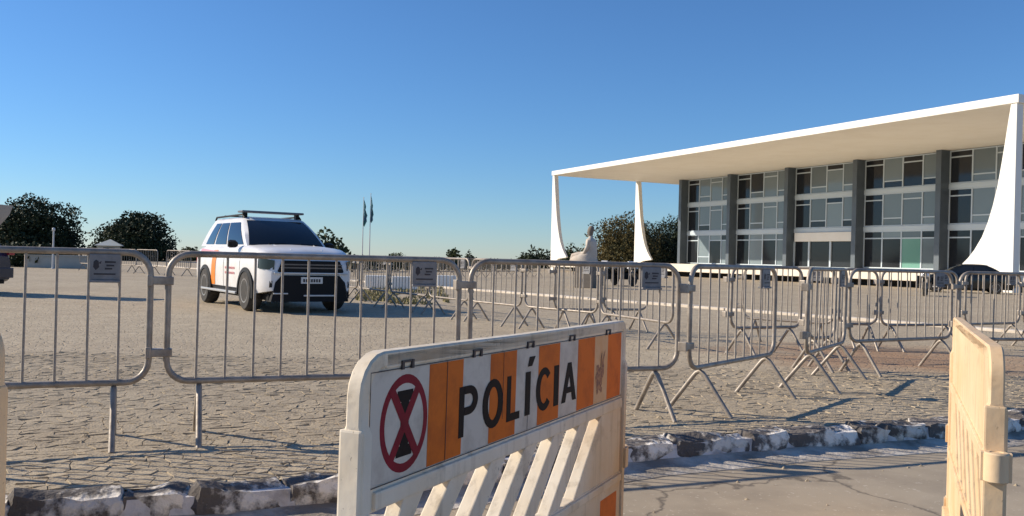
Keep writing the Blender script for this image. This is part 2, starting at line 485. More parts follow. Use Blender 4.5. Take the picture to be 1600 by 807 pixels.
def stone_geo(mb, q, org):
    _, m_, cs = q
    z = rnd.uniform(-.001, .003); tx, ty = rnd.gauss(0, .04), rnd.gauss(0, .04)
    lo = []; hi = []
    for c in cs:
        e = m_ + (c - m_)*.995; f = m_ + (c - m_)*.93
        lo.append((e.x - org.x, e.y - org.y, -.004)); hi.append((f.x - org.x, f.y - org.y, z + .004 + (f.x - m_.x)*tx + (f.y - m_.y)*ty))
    mb.add(lo + hi, [(4,5,6,7)] + [(k, (k+1) % 4, 4 + (k+1) % 4, 4 + k) for k in range(4)])
for q in stones[:290]:
    mb = MB(); stone_geo(mb, q, q[1])
    link('paving_stone', mb.mesh('paving_stone', M['stone'], recalc=False), plaza, (q[1].x, q[1].y, 0))
mb = MB()
for q in stones[290:]: stone_geo(mb, q, Vector((0, 0)))
tag(mb.build('paving_stones', M['stone'], plaza, recalc=False), kind='stuff')

# loose pebbles on road and plaza
mb = MB()
for k in range(330):
    if k < 130:
        p = Vector((rnd.uniform(-2.5, 4.5), rnd.uniform(3.9, 6.5))); z = ROAD_Z if kerb_side(p) < -.2 else .008
        if abs(kerb_side(p)) < .28: continue
    else:
        Y = rnd.uniform(5, 22); p = Vector((rnd.uniform(-.6, .6)*Y, Y)); z = .008
    r = rnd.uniform(.006, .020) if k > 20 else rnd.uniform(.015, .03)
    vs = []
    for a in range(5):
        q = a*1.257 + rnd.random()*.5; vs.append((p.x + r*math.cos(q)*rnd.uniform(.7, 1.2), p.y + r*math.sin(q)*rnd.uniform(.7, 1.1), z - .002))
    vs.append((p.x, p.y, z + r*rnd.uniform(.5, .9)))
    mb.add(vs, [(a, (a+1) % 5, 5) for a in range(5)])
tag(mb.build('pebbles', M['stone'], recalc=False), kind='stuff')

# far white kerb that runs towards the courthouse
a = G(742, 449, .12); b = G(1600, 511, .12)
d_ = (b - a).normalized(); nn = Vector((d_.y, -d_.x))
p0 = a - d_*42; p1 = b + d_*26
wk = MB(); k = 0; Lall = (p1 - p0).length
base_o = link('white_kerb', None, None, (p0.x, p0.y, 0), (0, 0, math.atan2(d_.y, d_.x)))
mbk = MB(); mbk.box(0, Lall, -.13, .13, -.2, .03)
me = mbk.mesh('white_kerb', M['old_white']); bpy.data.objects.remove(base_o)
wko = tag(link('white_kerb', me, None, (p0.x, p0.y, 0), (0, 0, math.atan2(d_.y, d_.x))), kind='structure')
mk = MB(); mk.box(-.49, .49, -.14, .14, -.1, .06); mks = mk.mesh('kerb_block', M['old_white'], bevel=.015)
x = .5
while x < Lall - .5:
    link('kerb_block', mks, wko, (x, rnd.uniform(-.012, .012), rnd.uniform(-.012, .012)), (0, rnd.uniform(-.006, .006), rnd.uniform(-.012, .012))); x += 1.0

# ------------------------------------------------------------------ courthouse
OX, OY = at(858.5, 97.4), 97.4
RX, RY = at(1585, 48.4), 48.4
U = Vector((RX - OX, RY - OY)); WLEN = U.length; U.normalize()
ch = empty('courthouse', (OX, OY, 0), math.atan2(U.y, U.x), 'low modernist courthouse with white slab roof, curved white columns and grey glass front', 'building')
DEP = 43.0; ROOF0, ROOF1 = 10.30, 10.77; FL = 1.08
mb = MB(); mb.box(0, WLEN, 0, DEP, ROOF0, ROOF1); mb.build('roof_slab', M['white'], ch, bevel=.03)
mb = MB(); mb.box(.05, WLEN - .05, -.1, DEP, .42, FL); pod = mb.build('podium', M['marble'], ch, bevel=.03)
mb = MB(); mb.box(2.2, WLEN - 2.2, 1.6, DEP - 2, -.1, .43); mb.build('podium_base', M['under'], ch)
prof = [(.37, ROOF0 + .01), (.52, 9.4), (.68, 8.3), (.87, 7.1), (1.08, 5.9), (1.35, 4.8), (1.65, 3.85), (2.0, 3.05), (2.45, 2.35), (2.85, 1.88), (3.25, 1.52), (3.2, 1.42), (2.6, 1.36), (1.75, 1.30), (1.25, 1.12), (.9, .75), (.68, .35), (.55, -.05)]
poly = [(0, -.05), (0, ROOF0 + .01)] + prof
def column_mesh(sgn):
    mb = MB(); T = .26
    n = len(poly); cx = .18
    # lens-like section: thick near the straight edge, thin towards the flare
    def th(x): return T * (1 - .55 * min(1, x / 3.2))
    f = [(sgn*x, -th(x), z) for x, z in poly]; b = [(sgn*x, th(x), z) for x, z in poly]
    m2 = [(sgn*(x - .06) if 0 < i else sgn*x, 0, z) for i, (x, z) in enumerate(poly)]
    mb.add(f + b, [tuple(range(n)), tuple(reversed(range(n, 2*n)))] + [(i, n + i, n + (i+1) % n, (i+1) % n) for i in range(n)])
    return mb.mesh('column', M['white'], bevel=.03)
cl, cr = column_mesh(1), column_mesh(-1)
for k in range(4):
    y = .32 + k * 10.7
    link('column', cl, ch, (.12, y, 0)); link('column', cr, ch, (WLEN - .12, y, 0))
GX0, BW, GY = 5.17, 8.28, 14.25
GB = 38.0
mb = MB(); mb.box(GX0 + .1, GX0 + 5*BW - .1, GY + .18, GB, FL - .02, ROOF0 - .004); mb.build('glass_core', M['under'], ch)
mf = MB(); mf.box(-.24, .24, GY - 1.0, GY + .25, FL - .05, ROOF0 - .002); fin_me = mf.mesh('fin', M['fin'], bevel=.02)
for i in range(6): link('fin', fin_me, ch, (GX0 + i*BW, 0, 0))
LV = [FL, 4.35, 7.45, ROOF0]
prnd = random.Random(3)
pane_cache = {}
def pane_mesh(wd, ht, m):
    key = (round(wd, 2), round(ht, 2), m)
    if key not in pane_cache:
        q = MB(); q.box(-wd/2, wd/2, -.012, .012, -ht/2, ht/2); pane_cache[key] = q.mesh('pane', M[m])
    return pane_cache[key]
def bay(x0, bi, parent, yy, entrance=False):
    """one bay between two fins: a frame per storey with its panes"""
    xs = [x0 + .26 + k*(BW - .52)/4 for k in range(5)]
    for st in range(3):
        z0 = LV[st] + (.28 if st else .06); z1 = LV[st+1] - (.10 if st < 2 else .04)
        fr = MB(); panes = []
        if entrance and st == 0:
            lm = MB(); lm.box(xs[0] + .3, xs[4] - .3, yy - .34, yy + .05, 3.42, 4.22); lm.build('lintel', M['white'], parent, bevel=.02)
            for xx in (xs[0], xs[1], xs[1] + 2.6, xs[4]): dp = MB(); dp.box(xx - .09, xx + .09, yy - .12, yy + .07, z0, 3.42); dp.build('door_post', M['frame'], parent)
            fr.box(xs[0], xs[4], yy - .05, yy + .02, z0 - .05, z0 - .004)
            for (a, b2, m) in ((xs[0], xs[1], 'pane_dark'), (xs[1], xs[1] + 2.6, 'pane_dark'), (xs[1] + 2.6, xs[4], 'pane_dark')):
                panes.append((a + .09, b2 - .09, z0, 3.42, m))
        else:
            for k in range(5): fr.box(xs[k] - .055, xs[k] + .055, yy - .06, yy + .06, z0, z1)
            for e in (z0, z1 - .09):
                for k in range(4): fr.box(xs[k] + .055, xs[k+1] - .055, yy - .05, yy + .05, e, e + .09)
            for k in range(4):
                low = (k % 2 == 1)
                if st == 0: low = (k == 1 and bi % 2 == 0)
                tz = z0 + (z1 - z0) * (.24 if low else .80)
                fr.box(xs[k] + .055, xs[k+1] - .055, yy - .05, yy + .05, tz - .05, tz + .05)
                r = prnd.random()
                if k == 0: big = 'pane_dark'  # dark reflection beside the fin put into the pane colour
                elif st == 0: big = 'pane' if r < .6 else 'pane_dark' if r < .8 else 'pane_pale'
                else: big = 'pane_dark' if r < .10 else 'pane'  # a few dark panes stand in for a dark reflection
                if bi == 3 and st == 0 and k == 2: big = 'pane_green'
                if bi == 4: big = 'pane_dark' if r < .75 else 'pane'
                small = 'pane_dark' if (st == 1 and low and prnd.random() < .6) or k == 0 or prnd.random() < .25 else 'pane'
                a, b2 = xs[k] + .055, xs[k+1] - .055
                if low: panes += [(a, b2, z0 + .09, tz - .05, small), (a, b2, tz + .05, z1 - .09, big)]
                else: panes += [(a, b2, z0 + .09, tz - .05, big), (a, b2, tz + .05, z1 - .09, small)]
        fo = fr.build('window_frame', M['frame'], parent)
        for (a, b2, c, d, m) in panes:
            link('pane', pane_mesh(b2 - a, d - c, m), fo, ((a + b2)/2, yy + .01, (c + d)/2), (prnd.uniform(-.004, .004), 0, prnd.uniform(-.006, .006)))
band_me = MB(); band_me.box(.25, BW - .25, GY - .14, GY + .1, -.11, .27); band_me = band_me.mesh('floor_band', M['frame'], bevel=.01)
for i in range(5):
    bay(GX0 + i*BW, i, ch, GY, i == 2)
    for z in LV[1:3]: link('floor_band', band_me, ch, (GX0 + i*BW, 0, z))
# the right-hand side of the glass box, seen only from a step to the right
mb = MB(); mb.box(GX0 + 5*BW + .02, GX0 + 5*BW + .08, GY + .3, GB - .2, FL, ROOF0 - .01)
side = mb.build('side_frame', M['frame'], ch)
for k in range(11):
    for st in range(3):
        link('pane', pane_mesh(1.9, 2.6, 'pane_dark' if k % 3 else 'pane'), side, (GX0 + 5*BW + .09, GY + 1.5 + k*2.1, (LV[st] + LV[st+1])/2 + .1), (0, 0, R(90)))
# ------------------------------------------------------------------ metal crowd barriers
Z0, Z1, RT = .35, 1.10, .019
bar_me = MB(); bar_me.tube([(0, 0, Z0 + .005), (0, 0, Z1 - .005)], .0078, 6); bar_me = bar_me.mesh('bar', M['bar'], smooth=60)
leg_path = [(0, .265, 0), (0, .055, .275), (0, .03, .305), (0, .0, Z0 - .028), (0, -.03, .305), (0, -.055, .275), (0, -.265, 0)]
leg_me = MB(); leg_me.tube(leg_path, .0175, 8); leg_me = leg_me.mesh('leg', M['metal'], smooth=60)
hin = MB(); hin.box(-.105, .03, -.028, .028, -.024, .024); hin.box(-.115, -.085, -.034, .034, -.034, .034); hin_me = hin.mesh('hinge', M['metal'], bevel=.006)
pl = MB(); pl.box(-.083, .083, -.016, .016, -.085, .062); pl.box(-.083, .083, -.03, .03, -.1, -.085); plate_me = pl.mesh('sign_plate', M['plate'], bevel=.004)
mk = MB()
def mk_poly(pts): mk.add([(x, -.0185, z) for x, z in pts], [tuple(range(len(pts)))])
mk_poly([(-.062, -.012), (-.048, -.03), (-.03, -.012), (-.034, .022), (-.047, .03), (-.060, .018)])
mk_poly([(-.035, .010), (-.018, .024), (-.022, .006)])
for x0, x1, z in ((.0, .058, .018), (.008, .05, -.002), (.0, .04, -.02)): mk_poly([(x0, z - .006), (x1, z - .005), (x1, z + .004), (x0, z + .005)])
mk_poly([(-.058, -.056), (.058, -.055), (.058, -.047), (-.058, -.047)])
mark_me = mk.mesh('markings', M['mark'])
def frame_path(L, rc=.125):
    pts = []
    for (cx, cz, a0) in ((L/2 - rc, Z1 - rc, 0), (-L/2 + rc, Z1 - rc, 90), (-L/2 + rc, Z0 + rc, 180), (L/2 - rc, Z0 + rc, 270)):
        for k in range(7):
            q = R(a0 + 15*k); pts.append((cx + rc*math.cos(q), 0, cz + rc*math.sin(q)))
    return pts
fcache = {}
def barrier(a, b, label, group, plate=True, hinge=True, parts=True, first_leg=True):
    a = Vector(a[:2]); b = Vector(b[:2]); v = b - a; L = v.length
    root = empty('crowd_barrier', ((a.x + b.x)/2, (a.y + b.y)/2, 0), math.atan2(v.y, v.x), label, 'barrier', group)
    root.rotation_euler.x = rnd.uniform(-.012, .012)
    key = round(L, 2)
    if key not in fcache:
        f = MB(); f.tube(frame_path(L), RT, 8, closed=True); fcache[key] = f.mesh('frame', M['metal'], smooth=60)
    link('frame', fcache[key], root)
    n = max(3, round(L / .158)); sp = L / n; k = sp
    for i in range(1, n): link('bar', bar_me, root, (-L/2 + i*sp, rnd.uniform(-.003, .003), 0), (0, rnd.uniform(-.006, .006), rnd.random()))
    for sx in (-1, 1): link('leg', leg_me, root, (sx*(L/2 - min(.18, L*.2)), 0, 0), (0, rnd.uniform(-.02, .02), rnd.uniform(-.05, .05)))
    if hinge:
        for z in (.94, .52): link('hinge', hin_me, root, (-L/2, 0, z))
    if plate:
        p = link('sign_plate', plate_me, root, (L/2 - 1.5*sp, -.004, Z1 - .075)); p.scale.x = sp/.166
        link('markings', mark_me, p)
    return root
ga = 'crowd barriers of the front row'
lA, lB = G(10, 603, Z0), G(570, 588, Z0)
def on_line(px, A=lA, B=lB):
    d = R3 @ Vector(((px - 800)/FPX, 0, -1)); d = Vector((d.x, d.y)); e = B - A
    # A + e*s = d*t
    det = -e.x*d.y + e.y*d.x
    s_ = (A.x*d.y - A.y*d.x) / det
    return A + e*s_
r1 = on_line(236); dirA = (lB - lA).normalized()
fr = [(r1 - dirA*1.78, r1, 'galvanised barrier at the left edge of the photo, cut off by the frame'),
      (on_line(264), on_line(718), 'whole galvanised barrier in the front row, the white police vehicle stands behind it'),
      (on_line(737), on_line(1062), 'front row barrier half hidden by the striped plastic board'),
      (G(1076, 577, Z0), G(1209, 553, Z0), 'front row barrier turning away, right of the striped plastic board'),
      (G(1258, 553, Z0), G(1318, 535, Z0), 'narrow-looking barrier in the front row seen almost end on'),
      (G(1327, 534, Z0), G(1486, 528, Z0), 'front row barrier behind and left of the plain cream plastic barrier'),
      (G(1497, 530, Z0), G(1690, 531, Z0), 'front row barrier cut off by the right edge of the photo')]
for a, b, lab in fr: barrier(a, b, lab, ga)
gb = 'crowd barriers of the second row'
JB = [(-5.6, 24.6), (-4.6, 22.9), (-3.6, 21.1), (-2.62, 19.3), (-1.62, 17.6), (-.73, 16.05), (.2, 14.7), (1.32, 13.3), (2.1, 11.45)]
labB = ['second row barrier hidden mostly behind the front of the white vehicle', 'second row barrier just right of the white vehicle', 'second row barrier right of the vehicle, in front of the dry grass', 'second row barrier beyond the vehicle shadow', 'second row barrier behind the hinge right of the vehicle',
        'second row barrier seen through the left part of the third front barrier', 'second row barrier above the striped board, left of the statue', 'second row barrier above the striped board, right of the statue']
for i in range(8):
    a, b = Vector(JB[i]), Vector(JB[i+1]); e = (b - a).normalized()*.05
    barrier(a + e, b - e, labB[i], gb)
gc = 'crowd barriers of the back rows'
back = [(G(866, 484, Z0), G(937, 484, Z0), 'short back row barrier standing below the statue'),
        (G(944, 484, Z0), G(1011, 484, Z0), 'short back row barrier between the statue and the second column'),
        (G(1141, 513, Z0), G(1250, 511, Z0), 'back barrier seen through the fourth front barrier, nearer one of two'),
        (G(1161, 497, Z0), G(1303, 506, Z0), 'back barrier seen through the fourth front barrier, farther one of two'),
        (G(1262, 529, Z0), G(1304, 527, Z0), 'small barrier standing inside the row below the entrance bay'),
        (G(1310, 506, Z0), G(1369, 507, Z0), 'back row barrier below the entrance, its right end joined to the next'),
        (G(1376, 508, Z0), G(1494, 508, Z0), 'back row barrier below the green glass door'),
        (G(1507, 507, Z0), G(1592, 505, Z0), 'back row barrier under the near white column, behind the cream plastic barrier'),
        (G(1599, 507, Z0), G(1680, 505, Z0), 'last back row barrier at the right edge of the photo')]
for a, b, lab in back: barrier(a, b, lab, gc, plate=(b - a).length > 1.2)
# the long far row across the plaza: too small to show single parts
f = MB(); L = 1.95; f.tube(frame_path(L), .024, 6, closed=True)
for i in range(1, 12): f.tube([(-L/2 + i*L/12, 0, Z0), (-L/2 + i*L/12, 0, Z1)], .011, 4)
for sx in (-1, 1): f.tube([(sx*.7, p[1], p[2]) for p in leg_path], .02, 5)
far_me = f.mesh('crowd_barrier', M['metal'], smooth=60)
def far_row(p0, p1, n, labels, group):
    a, b = Vector(p0), Vector(p1); v = b - a
    for i in range(n):
        c = a + v*((i + .5)/n)
        o = link('crowd_barrier', far_me, None, (c.x, c.y, 0), (0, 0, math.atan2(v.y, v.x) + rnd.uniform(-.09, .09)))
        tag(o, labels[i] if isinstance(labels, list) else labels, 'barrier', group)
far_row((-17.6, 41.5), (-13.6, 38.5), 2, ['distant barrier midway between the left tree and the white vehicle', 'distant barrier closest to the rear of the white vehicle'], 'distant barriers left of the vehicle')
far_row((-21.5, 44.5), (-18.0, 43), 2, ['distant barrier at the left end of the low grey wall', 'distant barrier at the right end of the low grey wall'], 'distant barriers by the grey wall')
far_row((-14.0, 45), (-4.0, 50), 5, 'distant barrier in the row behind the white vehicle', 'distant barriers behind the vehicle')
far_row((-4.0, 47), (2.0, 60), 6, 'distant barrier in the row running towards the statue', 'distant barriers towards the statue')

# ------------------------------------------------------------------ plastic barriers
PL = 1.955; PH = 1.045
def plastic_barrier(label, mt, lugs=(.50,)):
    """stands on local z=0, x along it, y away from the printed face"""
    root = empty('plastic_barrier', (0, 0, 0), 0, label, 'plastic barrier', 'plastic barriers on the road')
    T = .017; T2 = .023
    p = MB()
    p.prism([(.05, .675), (PL - .05, .675), (PL - .05, 1.0), (.05, 1.0)], -T, T)                # upper board
    p.prism([(.05, .05), (PL - .05, .05), (PL - .05, .42), (.05, .42)], -T2 - .001, T2 + .001)    # lower board
    for k in range(7):                                                                          # leaning slats between seven slots
        x0 = .20 + k*.243; x1 = x0 + .10; SL = .30
        pts = [(x0 - SL, .41), (x1 - SL, .41), (x1, .69), (x0, .69)]
        pts = [(max(x, .055), z) for x, z in pts]
        if pts[1][0] - pts[0][0] < .004: pts.pop(0)
        if k == 6: pts = [(x0 - SL, .41), (PL - .06, .41), (PL - .06, .69), (x0, .69)]
        p.prism(pts, -T2 + .002, T2 - .002)
    body = p.build('board', mt, root, bevel=.004)
    rc = .075; pts = [(.020, 0, .0), (.020, 0, .3), (.020, 0, .62), (.020, 0, .854), (.020, 0, .8755), (.020, 0, PH - .03 - rc)]
    for k in range(1, 6): q = R(180 - 18*k); pts.append((.020 + rc + rc*math.cos(q), 0, PH - .03 - rc + rc*math.sin(q)))
    pts += [(.4, 0, PH - .031), (.9, 0, PH - .033), (1.4, 0, PH - .032)]
    rc2 = .022
    for k in range(0, 6): q = R(90 - 18*k); pts.append((PL - .03 - rc2 + rc2*math.cos(q), 0, PH - .03 - rc2 + rc2*math.sin(q)))
    pts += [(PL - .03, 0, .8755), (PL - .03, 0, .854), (PL - .03, 0, .62), (PL - .03, 0, .3), (PL - .03, 0, 0)]
    rings = []; P = [Vector(q) for q in pts]
    for i, c in enumerate(P):
        t = (P[min(i+1, len(P)-1)] - P[max(i-1, 0)]).normalized(); nn = Vector((-t.z, 0, t.x))
        wy = (.020 + .010*max(0, min(1, (.875 - c.z)/.02))); wn = .019
        rings.append([c + nn*wn*a + Vector((0, wy*b, 0)) for a, b in ((-1, -.75), (-.75, -1), (.75, -1), (1, -.75), (1, .75), (.75, 1), (-.75, 1), (-1, .75))])
    r = MB(); r.loft(rings); r.build('rim', mt, root, smooth=35)
    r = MB(); r.box(-.004, .016, -.026, .032, 0, .868); r.build('end_post', mt, root, bevel=.006)
    r = MB(); r.prism([(.062, .68), (PL - .062, .68), (PL - .062, .722), (.062, .722)], -.027, .027); r.prism([(.062, .06), (PL - .062, .06), (PL - .062, .13), (.062, .13)], -.05, .05)
    r.prism([(.062, .385), (PL - .062, .385), (PL - .062, .415), (.062, .415)], -.034, .034); r.build('rail', mt, root, bevel=.006)
    r = MB(); r.prism([(.10, .994), (PL - .06, .994), (PL - .06, 1.03), (.10, 1.03)], -.020, .020); r.build('top_beam', mt, root, bevel=.004)
    for x in (.35, PL - .35):
        f = MB(); f.prism([(-.24, 0), (.24, 0), (.22, .05), (.06, .12), (-.06, .12), (-.22, .05)], x - .05, x + .05, axis='x'); f.build('foot', mt, root, bevel=.008)
    for x, sg, zz in ((-.0, -1, lugs), (PL - .004, 1, (.47, .12))):                                        # hinge lugs on both ends
        for z in zz:
            h = MB(); Mx = Matrix.Translation((x + sg*.022, 0, z))
            prof = [(.018, -.042), (.030, -.042), (.034, -.038), (.034, .038), (.030, .042), (.018, .042), (.018, -.042)]
            h.lathe(prof, 14, Mx, caps=False); h.box(x - .03, x + .005, -.0395, .0395, z - .04, z + .04)
            h.build('hinge_lug', mt, root, smooth=40)
    return root
def film(name, poly, mt, y, parent, th=.0008):
    q = MB(); q.prism(poly, y - th, y); return q.build(name, mt, parent)

pb = plastic_barrier('white plastic barrier with orange striped POLÍCIA board and slanted slots', M['plastic'])
tl = Vector((.4126, .911)).normalized()
org = Vector((-.326, 1.98)) - tl*.042
pb.location = (org.x, org.y, ROAD_Z); pb.rotation_euler = (0, .0135, math.atan2(tl.y, tl.x))
S0 = .042; ZB, ZT = .733, .988; YF = -.0172; KS = .987
st = film('sticker', [(S0, ZB), (PL - .062, ZB), (PL - .062, ZT), (S0, ZT)], M['sheet'], YF, pb)
E = [0, .262, .446, .616, .80, .977, 1.164, 1.346, 1.53, 1.687, 1.862]
for i, m in ((1, 'orange'), (3, 'orange'), (5, 'orange'), (7, 'orange'), (8, 'dust'), (9, 'orange')):
    x0, x1 = S0 + E[i]*KS, min(S0 + E[i+1]*KS, PL - .063)
    film('stripe', [(x0, ZB + .001), (x1, ZB + .001), (x1 + .002, ZT - .001), (x0 + .002, ZT - .001)], M[m], YF - .0010, st, .0006)
# no-stopping sign: ring, cross and black bar
yc = YF - .0010; cx, cz, ra, rb = S0 + .148, .8585, .108, .1155
q = MB(); N = 40; vs = []
for k in range(N):
    a = 2*math.pi*k/N
    vs += [(cx + ra*math.cos(a), yc, cz + rb*math.sin(a)), (cx + (ra - .02)*math.cos(a), yc, cz + (rb - .021)*math.sin(a))]
q.add(vs, [(2*k, 2*((k+1) % N), 2*((k+1) % N) + 1, 2*k + 1) for k in range(N)])
for sg in (-1, 1):
    a = Vector((sg*.062, -.085)); b = -a; t = (b - a).normalized(); nn = Vector((-t.y, t.x))*.0125
    q.add([(cx + p_.x, yc - .0002*(2 + sg), cz + p_.y) for p_ in (a - nn, b - nn, b + nn, a + nn)], [(0, 1, 2, 3)])
q.build('prohibition_ring', M['red'], st, recalc=False)
q = MB(); 
for (a, b, c, d) in ((-.036, .036, .052, .078), (-.036, .036, -.078, -.052), (-.019, .019, -.052, .052)):
    q.add([(cx + a, yc, cz + c), (cx + b, yc, cz + c), (cx + b, yc, cz + d), (cx + a, yc, cz + d)], [(0, 1, 2, 3)])
q.build('letter', M['black'], st, recalc=False)
# lettering, drawn as bold strokes on the sheet
LZ, LH = .778, .135
def stroke_letter(polys, x0, wd):
    q = MB()
    for i, P_ in enumerate(polys): q.prism([(x0 + p_[0]*wd, LZ + p_[1]*LH) for p_ in P_], YF - .0024 - .00003*i, YF - .0018)
    q.build('letter', M['black'], st)
def arc_band(cx, cy, rx, ry, tx, ty, a0, a1, n=14):
    out = []
    for k in range(n):
        qa, qb = R(a0 + (a1 - a0)*k/n), R(a0 + (a1 - a0)*(k+1)/n)
        out.append([(cx + rx*math.cos(qa), cy + ry*math.sin(qa)), (cx + rx*math.cos(qb), cy + ry*math.sin(qb)), (cx + (rx - tx)*math.cos(qb), cy + (ry - ty)*math.sin(qb)), (cx + (rx - tx)*math.cos(qa), cy + (ry - ty)*math.sin(qa))])
    return out
def rect(a, b, c, d): return [(a, c), (b, c), (b, d), (a, d)]
P_l = [rect(0, .27, 0, 1)] + arc_band(.52, .71, .48, .29, .27, .16, 90, -90) + [rect(.27, .52, .84, 1), rect(.27, .52, .42, .58)]
O_l = arc_band(.5, .5, .5, .52, .25, .17, 0, 360, 24)
L_l = [rect(0, .30, 0, 1), rect(.30, 1, 0, .17)]
I_l = [rect(0, 1, 0, 1)]
IA_l = [rect(.12, .72, 0, 1), [(.35, 1.12), (.85, 1.12), (1.25, 1.34), (.55, 1.34)]]
C_l = arc_band(.55, .5, .55, .52, .27, .17, 42, 318, 20)
A_l = [[(0, 0), (.26, 0), (.62, 1), (.38, 1)], [(.74, 0), (1, 0), (.62, 1), (.45, .8)], rect(.25, .75, .22, .37)]
for P_, a, b in ((P_l, .428, .540), (O_l, .572, .708), (L_l, .735, .832), (IA_l, .866, .932), (C_l, .962, 1.085), (I_l, 1.115, 1.160), (A_l, 1.190, 1.336)):
    stroke_letter(P_, S0 + a*KS, (b - a)*KS)
# worn crest: round emblem with a raised wing, too faded to read
q = MB(); ex, ez = S0 + 1.600*KS, .835; cr = random.Random(5)
def blob(dx, dz, rx, rz, k, n=11):
    q.add([(ex + dx + rx*math.cos(i*6.283/n)*cr.uniform(.75, 1.15), YF - .0022 - .00008*k, ez + dz + rz*math.sin(i*6.283/n)*cr.uniform(.75, 1.15)) for i in range(n)], [tuple(range(n))])
blob(-.012, -.012, .040, .046, 0); blob(-.030, .030, .018, .016, 1); blob(.030, .022, .018, .030, 2); blob(-.028, -.055, .011, .013, 3); blob(.016, -.053, .011, .013, 4)
q.add([(ex + a_, YF - .0027, ez + b_) for a_, b_ in ((.012, .02), (.034, .04), (.056, .098), (.036, .075), (.018, .05))], [(0, 1, 2, 3, 4)])
q.add([(ex + a_, YF - .0028, ez + b_) for a_, b_ in ((.0, .03), (.016, .05), (.018, .10), (.006, .07))], [(0, 1, 2, 3)])
q.build('crest', M['crest'], st, recalc=False)
# dark seams round the recessed sheet
q = MB(); W_ = .0022
for (a_, b_, c_, d_) in ((S0 - .004, PL - .058, ZT + .001, ZT + .001 + W_), (S0 - .004, PL - .058, ZB - .001 - W_, ZB - .001), (S0 - .004 - W_, S0 - .004, ZB - .003, ZT + .003), (S0 + .355*KS, S0 + .355*KS + W_*.8, ZB, ZT), (S0 + .705*KS, S0 + .705*KS + W_*.5, ZB + .06, ZT), (S0 + .895*KS, S0 + .895*KS + W_*.5, ZB, ZB + .10)):
    q.prism([(a_, c_), (b_, c_), (b_, d_), (a_, d_)], YF - .0030, YF - .0022)
q.build('seam', M['mark'], st)
# tie clips along the upper lip
for x in (.19, .56, .93, 1.30, 1.70):
    q = MB()
    for dx in (-.022, .022): q.box(x + dx - .005, x + dx + .005, -.0245, -.0195, .987, 1.008)
    q.box(x - .016, x + .016, -.0235, -.0195, 1.003, 1.008)
    q.build('tie_clip', M['mark'], pb)
for z in (.47,):
    film('side_mark', [(PL - .30, .21), (PL - .10, .21), (PL - .10, .35), (PL - .30, .35)], M['orange'], -.0242, pb)

pr = plastic_barrier('plain cream plastic barrier standing nearly end on at the right, lit by the sun', M['plastic_cream'], (.70, .24))
a, b = Vector((2.16, 4.33)), Vector((1.385, 2.54)); t = (a - b).normalized()
pr.location = (b.x, b.y, ROAD_Z); pr.rotation_euler = (.0, .004, math.atan2(t.y, t.x))
pl_ = plastic_barrier('plastic barrier of which only the rounded end shows at the left edge', M['plastic_cream'], (.20,))
b = Vector((-1.385, 2.43)); t = Vector((.80, -.60)); a = b - t*PL
pl_.location = (b.x, b.y, ROAD_Z); pl_.rotation_euler = (0, 0, math.atan2(-t.y, -t.x))
